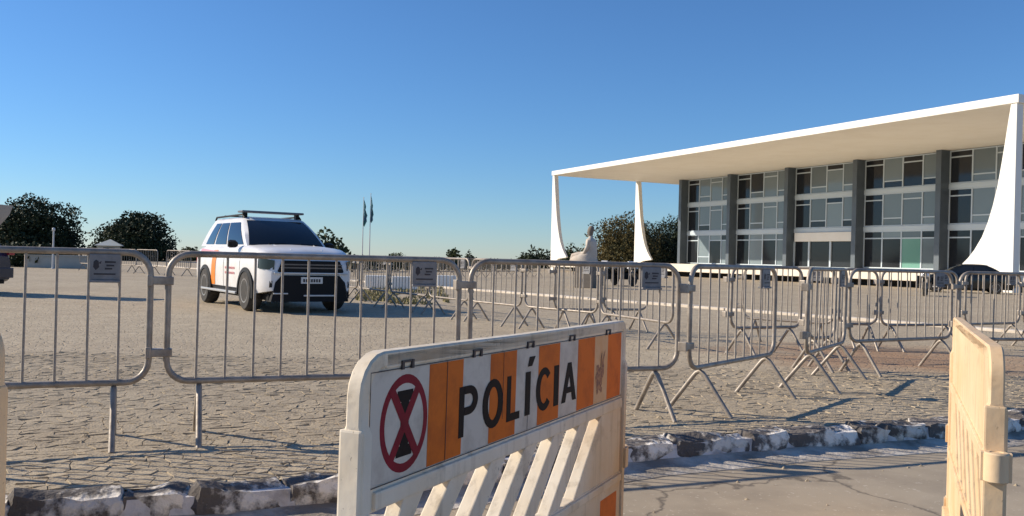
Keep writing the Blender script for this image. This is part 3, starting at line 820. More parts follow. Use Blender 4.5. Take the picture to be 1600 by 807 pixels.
# ------------------------------------------------------------------ vehicles
def lerp_tab(tab, x):
    """smooth piecewise interpolation of (x, value) pairs"""
    if x <= tab[0][0]: return tab[0][1]
    for (a, va), (b, vb) in zip(tab, tab[1:]):
        if x <= b:
            f = (x - a)/(b - a); return va + (vb - va)*f
    return tab[-1][1]
def car(name, label, cat, p, paint, group=None):
    """front towards +x; p holds the measures"""
    root = empty(name, (0, 0, 0), 0, label, cat, group)
    xf, xr = p['xf'], p['xr']; W = p['W']/2
    wx = p['axles']; wr = p['wr']; ar = wr + .065
    clr = p['clr']
    top, half = p['top'], p['half']
    def zbot(x):
        z = lerp_tab(p['sill'], x)
        for ax in wx:
            d = abs(x - ax)
            if d < ar: z = max(z, wr*.92 + math.sqrt(max(ar*ar - d*d, 0)) * .93)
        return z
    xs = set()
    k = xr
    while k < xf: xs.add(round(k, 3)); k += .11
    xs.add(xf)
    for ax in wx:
        for a in range(0, 181, 15): xs.add(round(ax + ar*math.cos(R(a)), 3))
        xs.add(round(ax + ar + .012, 3)); xs.add(round(ax - ar - .012, 3))
    xs |= set(p.get('stations', ()))
    xs = sorted(x for x in xs if xr <= x <= xf)
    def section(x):
        zb, zt, h = zbot(x), lerp_tab(top, x), W*lerp_tab(half, x)
        lo = lerp_tab(p['sill'], x)
        def side(z):
            f = (z - lo)/max(zt - lo, .01)
            tab = p.get('flank', ((0, .955), (.12, .985), (.45, 1.0), (.68, .995), (.86, .965), (.95, .935), (1, .87)))
            return h*lerp_tab(tab, f)
        zz = [zb + (zt - zb)*f for f in (0, .10, .25, .42, .6, .74, .86, .95, 1.0)]
        crown = p.get('crown', .03)
        left = [(side(z), z) for z in zz] + [(h*.62, zt + crown*.55), (h*.3, zt + crown*.9)]
        pts = [Vector((x, 0, zb + .01))] + [Vector((x, h*.5, zb))] + [Vector((x, y, z)) for y, z in left] + [Vector((x, 0, zt + crown))]
        pts += [Vector((x, -y, z)) for y, z in reversed(left)] + [Vector((x, -h*.5, zb))]
        return pts, side
    mb = MB(); mb.loft([section(x)[0] for x in xs])
    body = mb.build('body', paint, root, smooth=38)
    # dark floor and wheel wells inside the shell
    mb = MB(); mb.box(xr + .12, xf - .12, -W*.80, W*.80, clr, clr + .12)
    for ax in wx: mb.box(ax - ar*.98, ax + ar*.98, -W*.76, W*.76, clr + .02, wr*.92 + ar*.88)
    mb.build('underbody', M['trim'], root)
    # wheels
    for i, ax in enumerate(wx):
        for sg in (-1, 1):
            e = link('wheel', None, root, (ax, sg*(W - .115), wr), (R(90)*(-sg), 0, 0))
            if 'wheel' not in p:
                t = MB(); wd = p.get('tw', .125)
                t.lathe([(wr*.62, -wd), (wr*.90, -wd), (wr*.97, -wd*.8), (wr, -wd*.45), (wr, wd*.45), (wr*.97, wd*.8), (wr*.90, wd), (wr*.62, wd)], 28, caps=False)
                t.lathe([(wr*.62, wd), (wr*.62, -wd)], 28, caps=True)
                p['wheel'] = t.mesh('tyre', M['tyre'], smooth=40)
                s_ = MB(); s_.lathe([(wr*.63, wd*.9), (wr*.60, wd*1.02), (wr*.54, wd*1.0), (wr*.52, wd*.6)], 24, caps=False)
                for q in range(6):
                    Mz = Matrix.Rotation(q*math.pi/3, 3, 'Z')
                    s_.box(.03, wr*.56, -.032, .032, wd*.72, wd*.93, rot=Mz)
                s_.lathe([(.001, wd*.98), (.05, wd*.96), (.06, wd*.7)], 12, caps=False)
                p['rim'] = s_.mesh('rim', M['rim'], smooth=40)
            link('tyre', p['wheel'], e); link('rim', p['rim'], e)
            if p.get('arch'):
                q = MB(); pr_ = []; y_ = sg*(W*lerp_tab(half, ax)*.975)
                for a in range(-12, 193, 8):
                    c, s2 = math.cos(R(a)), math.sin(R(a))
                    pr_.append([(ax + (ar - .035)*c, y_ - sg*.05, wr*.92 + (ar - .035)*s2*.95), (ax + (ar - .035)*c, y_ + sg*.045, wr*.92 + (ar - .035)*s2*.95),
                                (ax + (ar + .05)*c, y_ + sg*.035, wr*.92 + (ar + .05)*s2*.95), (ax + (ar + .055)*c, y_ - sg*.02, wr*.92 + (ar + .055)*s2*.95)])
                q.loft(pr_); q.build('arch_trim', M['trim'], root, smooth=50)
    # cabin: belt outline to roof outline, ruled
    cb = p['cabin']
    def outline(lv, which, f):
        xF, xR, hw, bulge, z = cb[lv]
        if which == 'front': y = hw*(1 - 2*f); return Vector((xF - bulge*(y/hw)**2, y, z))
        if which == 'rear': y = hw*(2*f - 1); return Vector((xR + bulge*.7*(y/hw)**2, y, z))
        if which == 'right':
            a = xF - bulge; b = xR + bulge*.7; xx = a + (b - a)*f
            return Vector((xx, -hw*(1 - .06*(2*f - 1)**2*(1 if f > .5 else .6)) , z))
        q_ = outline(lv, 'right', 1 - f); return Vector((q_.x, -q_.y, z))
    def wall(which, f, v):
        a, b = outline(0, which, f), outline(1, which, f)
        bow = p.get('bow', .035)*4*v*(1 - v)
        o = a.lerp(b, v)
        if which in ('front', 'rear'): o += Vector(((bow if which == 'front' else -bow)*1.0, 0, bow*.6))
        else: o += Vector((0, -bow*.6 if which == 'right' else bow*.6, 0))
        return o
    def ring(v):
        pts = []
        for which, n in (('front', 8), ('right', 10), ('rear', 8), ('left', 10)):
            for k in range(n): pts.append(wall(which, k/n, v))
        return pts
    rings = [ring(v) for v in (0, .2, .4, .6, .8, 1.0)]
    last = rings[-1]; cxm = sum(q.x for q in last)/len(last)
    for (sc_, dz) in ((.95, .03), (.84, .055), (.5, .078), (.1, .085)):
        rings.append([Vector((cxm + (q.x - cxm)*sc_, q.y*sc_, q.z + dz*p.get('dome', 1))) for q in last])
    mb = MB(); mb.loft(rings)
    cab = mb.build('cabin', paint, root, smooth=50)
    def window(nm, which, fa, va, off=.010, nu=8, nv=5, m='car_glass', parent=root):
        """fa: [(f0 at bottom, f0 at top), (f1 bottom, f1 top)]"""
        q = MB(); vs = []
        cen = Vector((cxm, 0, .9))
        for j in range(nv + 1):
            tv = j/nv; v = va[0] + (va[1] - va[0])*tv
            a = fa[0][0] + (fa[0][1] - fa[0][0])*tv; b = fa[1][0] + (fa[1][1] - fa[1][0])*tv
            for i in range(nu + 1):
                f = a + (b - a)*i/nu; o = wall(which, f, v)
                du = wall(which, min(f + .01, 1), v) - wall(which, f - .01, v); dv = wall(which, f, v + .01) - wall(which, f, v - .01)
                nn = du.cross(dv).normalized()
                if nn.dot(o - cen) < 0: nn = -nn
                vs.append(o + nn*off)
        q.add(vs, [(j*(nu+1) + i, j*(nu+1) + i + 1, (j+1)*(nu+1) + i + 1, (j+1)*(nu+1) + i) for j in range(nv) for i in range(nu)])
        return q.build(nm, M[m], parent, smooth=60, recalc=False)
    window('windshield', 'front', [(.035, .05), (.965, .95)], (.04, .94), nu=14)
    if not p.get('open_tail'): window('rear_window', 'rear', [(.12, .15), (.88, .85)], (.22, .90))
    for sd in ('right', 'left'):
        for (a, b, c, d) in p['side_windows']:
            if sd == 'left': a, b, c, d = 1 - c, 1 - d, 1 - a, 1 - b
            window('side_window', sd, [(a, b), (c, d)], (.08, .88))
    def patch(nm, x0, x1, z0, z1, off, m, sides=(-1,), nx=10, nz=6, parent=root, shear=0.0, zf=None):
        for sg in sides:
            q = MB(); vs = []
            for j in range(nz + 1):
                for i in range(nx + 1):
                    x = x0 + (x1 - x0)*i/nx; z = z0 + (z1 - z0)*j/nz
                    if zf: z = zf(x, j/nz)
                    x += shear*(z - z0)
                    _, sdf = section(x); vs.append((x, sg*(sdf(z) + off), z))
            q.add(vs, [(j*(nx+1) + i, j*(nx+1) + i + 1, (j+1)*(nx+1) + i + 1, (j+1)*(nx+1) + i) for j in range(nz) for i in range(nx)])
            o = q.build(nm, m, parent, smooth=50, recalc=False)
        return o
    for sg in (-1, 1):
        mm = MB(); mx, mz = p['mirror']
        mm.loft([[Vector((mx + a*k1, sg*(W*.93 + e), mz + b*k1)) for a, b in ((-.05, -.07), (.05, -.06), (.06, .05), (-.04, .08))] for e, k1 in ((.02, .5), (.06, 1), (.16, 1.05), (.21, .7))])
        mm.build('mirror', p.get('mirror_mat', paint), root, smooth=50)
        hd = p.get('doors', ())
        for (x0, x1, z0, z1) in hd:
            d = patch('door', x0, x1, z0, z1, .006, paint, (sg,))
            h_ = MB(); zz = z1 - .10; _, sdf = section(x0 + .18); yy = sdf(zz)
            h_.box(x0 + .06, x0 + .24, sg*yy + (-.005 if sg > 0 else -.035), sg*yy + (.035 if sg > 0 else .005), zz - .018, zz + .018)
            h_.build('handle', M['trim'] if paint is not M['car_white'] else paint, d, bevel=.006)
    root['_'] = 0; del root['_']
    return root, dict(section=section, patch=patch, window=window, wall=wall, body=body, cab=cab)

suv_p = dict(xf=2.36, xr=-2.46, W=1.90, axles=(1.42, -1.42), wr=.385, clr=.235, tw=.13,
    sill=((-2.5, .44), (-2.2, .36), (-1.0, .33), (1.0, .33), (1.95, .36), (2.36, .42)),
    top=((-2.46, 1.08), (-2.38, 1.18), (-1.8, 1.23), (1.0, 1.245), (1.35, 1.24), (1.8, 1.205), (2.1, 1.15), (2.25, 1.09), (2.33, 1.02), (2.36, .93)),
    half=((-2.46, .88), (-2.40, .93), (-2.2, .965), (-1.42, 1.0), (-.7, .985), (.7, .985), (1.42, 1.0), (1.85, .985), (2.1, .945), (2.25, .89), (2.36, .80)),
    crown=.045, arch=True, dome=.9, bow=.04,
    cabin=((1.20, -2.36, .83, .17, 1.225), (.28, -1.85, .645, .10, 1.79)),
    side_windows=((.055, .075, .37, .37), (.40, .40, .66, .66), (.70, .69, .93, .90)),
    mirror=(.74, 1.27), mirror_mat=M['trim'], doors=((-.06, 1.02, .42, 1.17), (-1.08, -.09, .42, 1.17)))
suv, H = car('police_vehicle', 'white police sport utility vehicle with roof bar and orange side stripe on the plaza', 'police car', suv_p, M['car_white'])
fw = G(396, 486); rw = G(331, 473)
hd = (fw - rw).normalized()
ctr = (fw + rw)/2 + Vector((-hd.y, hd.x))*.78
suv.location = (ctr.x, ctr.y, 0); suv.rotation_euler = (0, 0, math.atan2(hd.y, hd.x))
# front end
fb = MB()
fb.loft([[Vector((x, y*k1, z)) for y, z in ((-.56, .985), (.56, .985), (.64, .79), (.62, .76), (-.62, .76), (-.64, .79))] for x, k1 in ((2.20, 1), (2.385, 1), (2.395, .97))])
gr = fb.build('grille', M['trim'], suv)
for z in (.85, .91): q = MB(); q.box(2.396, 2.402, -.60, .60, z - .012, z + .012); q.build('grille_slat', M['lamp'], gr)
q = MB(); q.box(2.38, 2.415, -.72, .72, .735, .765); q.build('grille_bar', M['silver'], suv, bevel=.008)
q = MB(); q.loft([[Vector((x, y*k1, z)) for y, z in ((-.56, .71), (.56, .71), (.68, .58), (.76, .22), (-.76, .22), (-.68, .58))] for x, k1 in ((2.05, 1), (2.375, 1), (2.40, .96))]); q.build('lower_bumper', M['trim'], suv)  # black shape carried low to stand in for shade under the nose
for s_ in ((2.39, 2.42, -.15, .45, .32, .35), (2.38, 2.41, -.72, -.45, .36, .385)): q = MB(); q.box(*s_); q.build('skid_plate', M['silver'], suv, bevel=.006)
q = MB(); q.box(2.402, 2.420, -.21, .21, .56, .68); np_ = q.build('number_plate', M['plate'], suv)
np_.data.materials[0] = M['silver']
q = MB()
for k in range(7): q.box(2.4205, 2.4225, -.17 + k*.05, -.135 + k*.05, .585, .645)
q.build('plate_characters', M['mark'], np_)
for sg in (-1, 1):
    q = MB()
    rr = []
    for x, y, z0, z1 in ((2.05, .905, .83, 1.0), (2.16, .875, .82, 1.01), (2.27, .80, .81, 1.0), (2.35, .70, .81, .98)):
        rr.append([Vector((x, sg*(y + .012), z0)), Vector((x + .03, sg*(y + .012), z0)), Vector((x + .03, sg*(y + .006), z1)), Vector((x, sg*(y + .006), z1))])
    q.loft(rr); q.build('headlight', M['car_glass'], suv, smooth=40)
    q = MB(); q.loft([[Vector((x, sg*y, z)) for z in (.47, .62)] + [Vector((x + .03, sg*y, z)) for z in (.60, .49)] for x, y in ((2.30, .78), (2.345, .74))]); q.build('fog_lamp', M['trim'], suv)
    q = MB(); q.tube([(.13, sg*.59, 1.83), (.0, sg*.60, 1.89), (-1.9, sg*.59, 1.87), (-2.02, sg*.58, 1.81)], .02, 8); q.build('roof_rail', M['trim'], suv, smooth=50)
    q = MB(); q.box(-1.55, .95, sg*.93 - .07, sg*.93 + .05, .30, .345); q.build('side_step', M['silver'], suv, bevel=.01)
q = MB(); q.box(-.16, .16, -.66, .66, 1.93, 1.975); lb = q.build('light_bar', M['bar_grey'], suv, bevel=.025)
for y in (-.55, .55): q = MB(); q.box(-.06, .06, y - .035, y + .035, 1.82, 1.935); q.build('light_bar_mount', M['trim'], lb)
q = MB(); q.box(-1.25, -1.19, -.61, .61, 1.875, 1.90); q.build('cross_bar', M['trim'], suv)
q = MB(); q.tube([(1.40, -.5, 1.285), (1.22, -.1, 1.30)], .012, 5); q.tube([(1.36, .15, 1.29), (1.26, .55, 1.29)], .012, 5); q.build('wiper', M['trim'], suv)
q = MB(); q.tube([(2.1, -.30, 1.185), (1.35, -.42, 1.278)], .008, 5); q.tube([(2.1, .30, 1.185), (1.35, .42, 1.278)], .008, 5); q.build('bonnet_crease', M['car_white'], suv)
H['patch']('orange_stripe', -.98, -.70, .43, 1.15, .0125, M['car_orange'], (-1, 1), shear=.12)
H['patch']('red_swoosh', -2.0, 1.0, .98, 1.12, .0125, M['car_pink'], (-1, 1), nx=24, nz=3, zf=lambda x, j: 1.18 - .13*((1.0 - x)/3.0)*j*1.0 - .13*(1 - (1.0 - x)/3.0)*.9 + .02*j)
q_ = MB()
for sg in (-1, 1):
    for k in range(8):
        x = .05 + k*.085
        for z in (.80, .70):
            sd = H['section'](x)[1]; y = sg*(sd(z) + .0135)
            q_.add([(x, y, z - .022), (x + .055, y, z - .022), (x + .055, y, z + .022), (x, y, z + .022)], [(0, 1, 2, 3)])
q_.build('door_lettering', M['car_pink'], suv, recalc=False)
for sg in (-1, 1):
    q = MB(); q.box(-2.455, -2.36, sg*.80 - .07, sg*.80 + .05, .85, 1.08); q.build('tail_lamp', M['tail'], suv, bevel=.01)
H['patch']('lower_cladding', -1.0, 1.0, .335, .42, .012, M['trim'], (-1, 1), nz=2)

# dark hatchback at the left edge with its tailgate raised
hb_p = dict(xf=1.95, xr=-1.98, W=1.72, axles=(1.25, -1.25), wr=.31, clr=.22,
    sill=((-2.0, .34), (-1.8, .26), (1.6, .24), (1.95, .30)),
    top=((-1.98, .86), (-1.92, .98), (-1.6, 1.0), (.9, .98), (1.3, .93), (1.75, .82), (1.9, .72), (1.95, .62)),
    half=((-1.98, .86), (-1.85, .95), (-1.3, 1.0), (1.2, 1.0), (1.6, .95), (1.85, .84), (1.95, .72)),
    cabin=((1.05, -1.90, .78, .14, .975), (.30, -1.45, .60, .09, 1.42)), open_tail=True,
    side_windows=((.11, .12, .45, .44), (.48, .47, .88, .84)), mirror=(.62, 1.06), doors=((-.2, .85, .32, .94), (-1.05, -.22, .32, .94)))
hb, H2 = car('hatchback_car', 'dark blue hatchback with raised grey tailgate at the left edge of the photo', 'car', hb_p, M['car_navy'])
d_hb = 18.9 * 1.077
tail = Vector((at(21, d_hb), d_hb))
hdh = Vector((-.97, .24)).normalized()
c_ = tail + hdh*2.74 + Vector((-hdh.y, hdh.x))*.0
hb.location = (c_.x, c_.y, 0); hb.rotation_euler = (0, 0, math.atan2(hdh.y, hdh.x))
q = MB(); q.loft([[Vector((x, y, z)) for y, z in ((-.62, 0), (.62, 0), (.62, .05), (-.62, .05))] for x, z in ((0, 0),)] * 1, caps=False) if False else None
q = MB()
rr = []
for (x, z, h_, th) in ((-1.42, 1.43, .60, .05), (-1.75, 1.60, .64, .06), (-1.98, 1.82, .64, .06), (-2.14, 2.02, .58, .05)):
    rr.append([Vector((x, -h_, z)), Vector((x, h_, z)), Vector((x - th*.6, h_, z + th)), Vector((x - th*.6, -h_, z + th))])
q.loft(rr); q.build('tailgate', M['car_grey'], hb, smooth=30, bevel=.01)
for sg in (-1, 1):
    q = MB(); q.box(-1.99, -1.88, sg*.76 - .09, sg*.76 + .07, .90, 1.10); q.build('tail_lamp', M['tail'], hb, bevel=.015)
q = MB(); q.loft([[Vector((-1.96 - .06*math.sin(k), y, z)) for y, z in ((-.8, .36), (.8, .36), (.8, .60), (-.8, .60))] for k in (0, .8, 1.57)]); q.build('rear_bumper', M['car_navy'], hb, bevel=.02)

# black sedan by the near column
sd_p = dict(xf=2.25, xr=-2.2, W=1.78, axles=(1.35, -1.33), wr=.32, clr=.2,
    sill=((-2.2, .32), (-2.0, .24), (1.9, .22), (2.25, .28)),
    top=((-2.2, .84), (-2.1, .96), (-1.5, 1.0), (1.0, .96), (1.5, .90), (2.0, .78), (2.2, .66), (2.25, .58)),
    half=((-2.2, .82), (-2.0, .94), (-1.3, 1.0), (1.3, 1.0), (1.8, .95), (2.1, .85), (2.25, .72)),
    cabin=((1.15, -1.75, .78, .15, .965), (.35, -1.05, .58, .10, 1.39)),
    side_windows=((.12, .16, .48, .47), (.51, .50, .86, .82)), mirror=(.70, 1.03), doors=((-.15, .95, .30, .93), (-1.0, -.18, .30, .93)))
sd, H3 = car('sedan_car', 'black sedan parked in front of the near white column', 'car', sd_p, M['car_black'])
pp = Vector((at(1508, 46.0), 46.0)); hs = Vector((-.93, .36)).normalized()
sd.location = (pp.x, pp.y, 0); sd.rotation_euler = (0, 0, math.atan2(hs.y, hs.x))
for sg in (-1, 1):
    q = MB(); q.box(-2.2, -2.08, sg*.66 - .14, sg*.66 + .12, .74, .90); q.build('tail_lamp', M['tail'], sd, bevel=.02)
    q = MB(); q.box(2.05, 2.2, sg*.62 - .13, sg*.62 + .11, .60, .72); q.build('headlight', M['lamp'], sd, bevel=.03)

# motorcycles parked before the courthouse
def motorcycle(label, loc, rz, group='motorcycles parked before the courthouse'):
    root = empty('motorcycle', (*loc, 0), rz, label, 'motorcycle', group)
    if 'moto' not in cache:
        parts = []
        t = MB(); t.lathe([(.20, -.05), (.28, -.055), (.31, -.02), (.31, .02), (.28, .055), (.20, .05)], 20, Matrix.Rotation(R(90), 4, 'X'), caps=False)
        t.lathe([(.20, -.02), (.20, .02)], 16, Matrix.Rotation(R(90), 4, 'X'))
        wh = t.mesh('wheel', M['tyre'], smooth=40)
        parts += [('wheel', wh, (.70, 0, .31)), ('wheel', wh, (-.68, 0, .31))]
        b = MB(); b.loft([[Vector((x, y*h, zc + z*v)) for y, z in ((-1, -.6), (-.6, -1), (.6, -1), (1, -.6), (1, .5), (.6, 1), (-.6, 1), (-1, .5))] for x, h, v, zc in ((-.75, .09, .05, .82), (-.35, .13, .09, .76), (.0, .17, .17, .78), (.3, .20, .20, .82), (.52, .10, .12, .86))])
        parts.append(('tank_and_seat', b.mesh('tank_and_seat', M['car_black'], smooth=50), (0, 0, 0)))
        b = MB(); b.box(-.28, .30, -.17, .17, .30, .62); parts.append(('engine', b.mesh('engine', M['trim'], bevel=.05), (0, 0, 0)))
        b = MB()
        for y in (-.09, .09): b.tube([(.70, y, .31), (.45, y, .98)], .028, 8)
        b.tube([(.40, -.38, 1.06), (.47, -.15, 1.02), (.47, .15, 1.02), (.40, .38, 1.06)], .018, 8); parts.append(('fork_and_handlebar', b.mesh('fork_and_handlebar', M['metal'], smooth=50), (0, 0, 0)))
        b = MB(); b.loft([[Vector((x, y, z)) for y, z in ((-h, z0), (h, z0), (h*.8, z1), (-h*.8, z1))] for x, h, z0, z1 in ((.50, .20, .80, 1.16), (.60, .18, .82, 1.10), (.66, .12, .86, 1.0))]); parts.append(('fairing', b.mesh('fairing', M['car_white'], bevel=.02), (0, 0, 0)))
        b = MB(); b.lathe([(.001, .03), (.06, .02), (.075, 0), (.07, -.05)], 14, Matrix.Translation((.67, 0, .93)) @ Matrix.Rotation(R(90), 4, 'Y')); parts.append(('headlight', b.mesh('headlight', M['lamp'], smooth=50), (0, 0, 0)))
        b = MB()
        for y in (-.30, .30): b.box(-.80, -.38, y - .10, y + .10, .50, .86)
        parts.append(('pannier', b.mesh('pannier', M['trim'], bevel=.04), (0, 0, 0)))
        cache['moto'] = parts
    for n_, me, l_ in cache['moto']: link(n_, me, root, l_)
    return root
cache = {}
for px, Y, rz, lab in ((1447, 38.5, -118, 'dark motorcycle standing alone under the green glass door'),
                       (952, 41.5, -120, 'dark motorcycle nearest the statue, left one in the group'),
                       (975, 42.0, -60, 'dark motorcycle in the middle of the group right of the statue'),
                       (999, 42.6, -125, 'dark motorcycle below the second white column, right one in the group')):
    motorcycle(lab, (at(px, Y), Y), R(rz))

# ------------------------------------------------------------------ plain stone figure on a pedestal
Ys = 37.4; xs_ = at(919, Ys)
stt = empty('statue', (xs_, Ys, 0), R(-28), 'pale seated stone figure on a dark block before the courthouse', 'statue')
q = MB(); q.box(-.44, .44, -.48, .48, 0, 1.10); q.build('pedestal', M['ped'], stt, bevel=.03)
def ell(cx, cy, rx, ry, z, n=18): return [Vector((cx + rx*math.cos(2*math.pi*k/n), cy + ry*math.sin(2*math.pi*k/n), z)) for k in range(n)]
q = MB()   # robed body: wide lap and skirt, leaning torso
q.loft([ell(-.16, 0, .66, .46, 1.09), ell(-.22, 0, .66, .47, 1.20), ell(-.20, 0, .60, .45, 1.34), ell(.0, 0, .42, .38, 1.46), ell(.12, 0, .28, .32, 1.58), ell(.14, 0, .25, .30, 1.78), ell(.13, 0, .24, .34, 1.98), ell(.12, 0, .19, .30, 2.08), ell(.11, 0, .10, .13, 2.15), ell(.10, 0, .085, .09, 2.24)])
q.build('robe', M['limestone'], stt, smooth=60)
q = MB()
for sy in (-1, 1):
    q.tube([(.13, sy*.30, 2.03), (.10, sy*.37, 1.75), (-.06, sy*.33, 1.50), (-.34, sy*.20, 1.44), (-.44, sy*.14, 1.43)], [.09, .085, .075, .06, .045], 10)
    q.tube([(.08, sy*.19, 1.42), (-.40, sy*.20, 1.40), (-.66, sy*.19, 1.36), (-.74, sy*.18, 1.12)], [.15, .14, .12, .10], 10)
q.build('limbs', M['limestone'], stt, smooth=60)
q = MB(); q.loft([ell(.09, 0, .085, .09, 2.20), ell(.07, 0, .13, .115, 2.30), ell(.08, 0, .15, .125, 2.42), ell(.10, 0, .15, .125, 2.52), ell(.12, 0, .12, .10, 2.62), ell(.12, 0, .05, .05, 2.67)]); q.build('head', M['ped'], stt, smooth=60)
stt.scale = (.92, .92, .97)

# ------------------------------------------------------------------ trees, bushes, flags and far things
leaf_rnd = random.Random(11)
def crown_mesh(name, lobes, n, size, m, hollow=.55):
    """many small leaf faces spread through overlapping lobes"""
    q = MB(); tot = sum(a[3]*a[5] for a in lobes)
    for (cx, cy, cz, rx, ry, rz) in lobes:
        k = int(n*rx*rz/tot)
        for _ in range(k):
            while True:
                d = Vector((leaf_rnd.gauss(0, 1), leaf_rnd.gauss(0, 1), leaf_rnd.gauss(0, 1)))
                if d.length > .01: break
            d.normalize(); r_ = hollow + (1.06 - hollow)*leaf_rnd.random()**.6
            r_ *= .86 + .34*noise.noise(d*2.1 + Vector((cx, cy, cz)))
            if noise.noise(d*4.0 + Vector((cz, cx, cy))*2) < -.32 and r_ > .7: continue
            p = Vector((cx + d.x*rx*r_, cy + d.y*ry*r_, cz + d.z*rz*r_))
            a = Vector((leaf_rnd.uniform(-1, 1), leaf_rnd.uniform(-1, 1), leaf_rnd.uniform(-1, 1))).normalized(); b = a.orthogonal().normalized(); b.rotate(Matrix.Rotation(leaf_rnd.random()*6.28, 3, a))
            s_ = size*leaf_rnd.uniform(.6, 1.4)
            q.add([p - a*s_*.5, p + b*s_*.32, p + a*s_*.6, p - b*s_*.32], [(0, 1, 2, 3)])
    return q.mesh(name, m, recalc=False)
def tree(name, label, cat, px, Y, w_, top_, seed, m, n=3800, size=.34, group=None, z0=-.3, trunk=True, nl=8):
    rs = random.Random(seed); x = at(px, Y)
    root = empty(name, (x, Y, 0), rs.random()*6, label, cat, group)
    lobes = []
    hh = top_ - z0
    for k in range(nl):
        a = rs.random()*6.28; r_ = rs.uniform(.1, .62)
        lx = w_*.30*rs.uniform(.7, 1.25); lz = hh*.27*rs.uniform(.8, 1.25)
        cz = z0 + hh*rs.uniform(.30, .72)*(1 - .35*r_*r_) 
        lobes.append((math.cos(a)*w_*.5*r_, math.sin(a)*w_*.5*r_, max(cz, z0 + lz*.8), lx, lx, lz))
    lobes.append((0, 0, top_ - hh*.30, w_*.26, w_*.26, hh*.31))
    lobes.append((0, 0, z0 + hh*.34, w_*.47, w_*.47, hh*.36))
    for k in range(5): a = k*1.257 + .4; lobes.append((math.cos(a)*w_*.30, math.sin(a)*w_*.30, z0 + hh*.22, w_*.24, w_*.24, hh*.24))
    link('crown', crown_mesh('crown', lobes, n, size, m), root)
    if trunk:
        q = MB(); q.tube([(0, 0, -.1), (.05, 0, hh*.2), (-.05, .05, hh*.45), (.1, 0, hh*.75)], [w_*.035, w_*.028, w_*.02, .04], 9)
        for k in range(6):
            l_ = lobes[k]; q.tube([(0, 0, hh*.2 + k*.06*hh), (l_[0]*.5, l_[1]*.5, l_[2]*.75), (l_[0], l_[1], l_[2])], [w_*.018, w_*.012, .025], 6)
        q.build('trunk', M['trunk'], root, smooth=60)
    return root
gt = 'trees round the plaza'
tree('broad_tree', 'large dark dense tree at the left edge of the photo', 'tree', 44, 92, 11.5, up(60, 303, 92), 1, M['leaf_dark'], 26000, .27, gt)
tree('broad_tree', 'dark tree with ragged top between the left tree and the white vehicle', 'tree', 208, 88, 8.4, up(208, 328, 88), 2, M['leaf_dark'], 19000, .25, gt)
tree('small_tree', 'low bush just left of the white vehicle', 'bush', 292, 96, 2.8, up(292, 384, 96), 3, M['leaf_mid'], 900, .28, 'low far bushes')
tree('small_tree', 'spiky green tree peeping out right of the white vehicle roof', 'tree', 508, 75, 4.2, up(515, 356, 75), 4, M['leaf_mid'], 1500, .36, gt)
tree('small_tree', 'tiny dark tree left of the third barrier, larger of two', 'tree', 710, 130, 2.6, up(710, 386, 130), 5, M['leaf_mid'], 700, .36, 'tiny far trees')
tree('small_tree', 'tiny tree left of the third barrier, smaller of two', 'tree', 733, 132, 1.4, up(733, 390, 132), 6, M['leaf_mid'], 350, .30, 'tiny far trees')
tree('broad_tree', 'low dark bush left of the far white column', 'bush', 838, 118, 6.2, up(838, 385, 118), 7, M['leaf_dark'], 1900, .34, 'low far bushes')
tree('small_tree', 'green bush between far white column and statue', 'bush', 893, 122, 4.6, up(893, 379, 122), 8, M['leaf_mid'], 1500, .34, 'low far bushes')
tree('broad_tree', 'brownish green round tree behind the statue', 'tree', 980, 150, 17.0, up(973, 330, 150), 9, M['leaf_brown'], 24000, .32, gt)
tree('broad_tree', 'dark green tree left of the glass front, behind the second column', 'tree', 1056, 152, 19.0, up(1045, 340, 152), 10, M['leaf_dark'], 24000, .32, gt)
tree('small_tree', 'low far bush behind the rail right of the flags', 'bush', 618, 160, 5.5, up(618, 394, 160), 12, M['leaf_mid'], 700, .4, 'low far bushes')
def hedge(label, a, b, h, wd, m, n, group='hedges beyond the plaza'):
    a = Vector(a); b = Vector(b); L = (b - a).length; k = max(2, int(L/1.4)); t = (b - a)/k
    ang = math.atan2(b.y - a.y, b.x - a.x)
    lobes = [(L*(i + .5)/k - L/2, 0, h*.48, 1.15*L/k*.75, wd/2, h*leaf_rnd.uniform(.46, .56)) for i in range(k)]
    me = crown_mesh('hedge', lobes, n, .22, m, .35)
    c = (a + b)/2
    return tag(link('hedge', me, None, (c.x, c.y, 0), (0, 0, ang)), label, 'hedge', group)
hedge('dark clipped hedge under the large left tree', (at(-30, 49), 49), (at(78, 48), 48), 1.35, 2.2, M['leaf_dark'], 3000)
hedge('dark hedge behind barriers between the vehicle and the statue', (at(535, 58), 58), (at(830, 92), 92), 1.15, 1.8, M['leaf_dark'], 6500)
q = MB(); q.box(-2.4, 2.4, -.12, .12, 0, .62); q.box(-2.45, 2.45, -.16, .16, .62, .70)
tag(q.build('low_wall', M['wall'], bevel=.015), 'low grey wall left of the plate on the left barrier', 'wall').location = (at(112, 47.5), 47.5, 0)
q = MB(); q.tube([(0, 0, 0), (0, 0, up(83, 357, 46))], [.05, .038], 10); q.lathe([(.09, 0), (.09, .03), (.05, .05)], 12)
q.lathe([(.04, 0), (.075, .04), (.075, .14), (.03, .18)], 10, Matrix.Translation((0, 0, up(83, 357, 46) - .15)))
tag(q.build('lamp_post', M['pole'], smooth=50), 'thin white post standing before the large left tree', 'post').location = (at(83, 46), 46, 0)
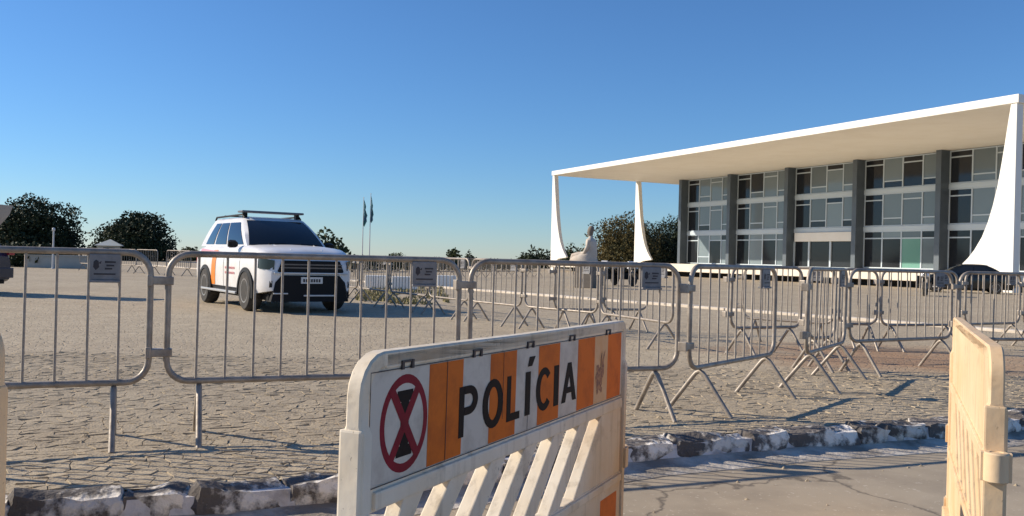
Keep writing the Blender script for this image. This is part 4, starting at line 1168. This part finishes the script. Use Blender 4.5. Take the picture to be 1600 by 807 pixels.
# kiosk with a pyramid roof
Yk = 84; hk = up(172, 374, Yk)
ko = empty('kiosk', (at(172, Yk), Yk, 0), .3, 'small kiosk with pale pyramid roof before the second left tree', 'kiosk')
q = MB(); q.box(-.95, .95, -.95, .95, 0, hk - .62); q.build('wall', M['wall'], ko)
q = MB(); q.add([(-1.25, -1.25, hk - .62), (1.25, -1.25, hk - .62), (1.25, 1.25, hk - .62), (-1.25, 1.25, hk - .62), (0, 0, hk)], [(3, 2, 1, 0), (0, 1, 4), (1, 2, 4), (2, 3, 4), (3, 0, 4)]); q.build('roof', M['roof'], ko)
q = MB(); q.box(-.5, .5, -.97, -.94, .9, hk - .8); q.build('window', M['pane_dark'], ko)
# flags
for px, yt, lab in ((566, 309, 'left of two thin flagpoles with drooping green flag'), (577, 303, 'right of two thin flagpoles with drooping dark flag')):
    Yf = 150; H_ = up(px, yt, Yf)
    o = empty('flagpole', (at(px, Yf), Yf, 0), 0, lab, 'flagpole', 'flagpoles far behind the vehicle')
    q = MB(); q.tube([(0, 0, 0), (0, 0, H_)], [.10, .05], 8); q.lathe([(.001, H_ + .12), (.1, H_), (.001, H_ - .12)], 10, caps=False); q.build('pole', M['pole'], o, smooth=50)
    q = MB(); rr = []
    for k, fw_ in enumerate((.10, .26, .38, .30, .46, .66, .50, .58, .34, .12) if px < 570 else (.06, .18, .24, .36, .30, .42, .50, .36, .40, .10)):
        z = H_ - .35 - k*.48; wv = fw_ ; rr.append([Vector((.06 + wv*f, .16*math.sin(f*9 + k*.5), z - .25*f)) for f in (0, .25, .5, .75, 1)])
    q.loft(rr, closed=False, caps=False); q.build('flag', M['flag_green'], o, smooth=60)
# dry grass strip beyond the vehicle shadow
q = MB()
gA, gB = G(556, 452), G(706, 478); gA2, gB2 = G(556, 474), G(690, 449)
for _ in range(2600):
    f, g = leaf_rnd.random(), leaf_rnd.random()
    p = gA.lerp(gB2, f).lerp(gA2.lerp(gB, f), g)
    if noise.noise(Vector((p.x*.9, p.y*.5, 3))) < -.12: continue
    h_ = leaf_rnd.uniform(.04, .13); a = leaf_rnd.random()*6.28; dx, dy = math.cos(a)*.03, math.sin(a)*.03
    lx, ly = leaf_rnd.uniform(-.06, .06), leaf_rnd.uniform(-.06, .06)
    q.add([(p.x - dx, p.y - dy, 0), (p.x + dx, p.y + dy, 0), (p.x + lx, p.y + ly, h_)], [(0, 1, 2)])
tag(q.build('dry_grass', M['grass'], recalc=False), kind='stuff')
# white concrete blocks at the start of the far kerb
for px, Y, lab in ((592, 30.5, 'white concrete block seen just right of the vehicle, left of a pair'), (634, 30.0, 'white concrete block right of the vehicle, right of a pair'), (702, 33.5, 'white concrete block behind the barrier hinge right of the vehicle')):
    q = MB(); q.box(-.42, .42, -.2, .2, 0, .44)
    tag(link('concrete_block', q.mesh('concrete_block', M['white'], bevel=.03), None, (at(px, Y), Y, 0), (0, 0, rnd.uniform(-.1, .1))), lab, 'concrete block', 'white concrete blocks')
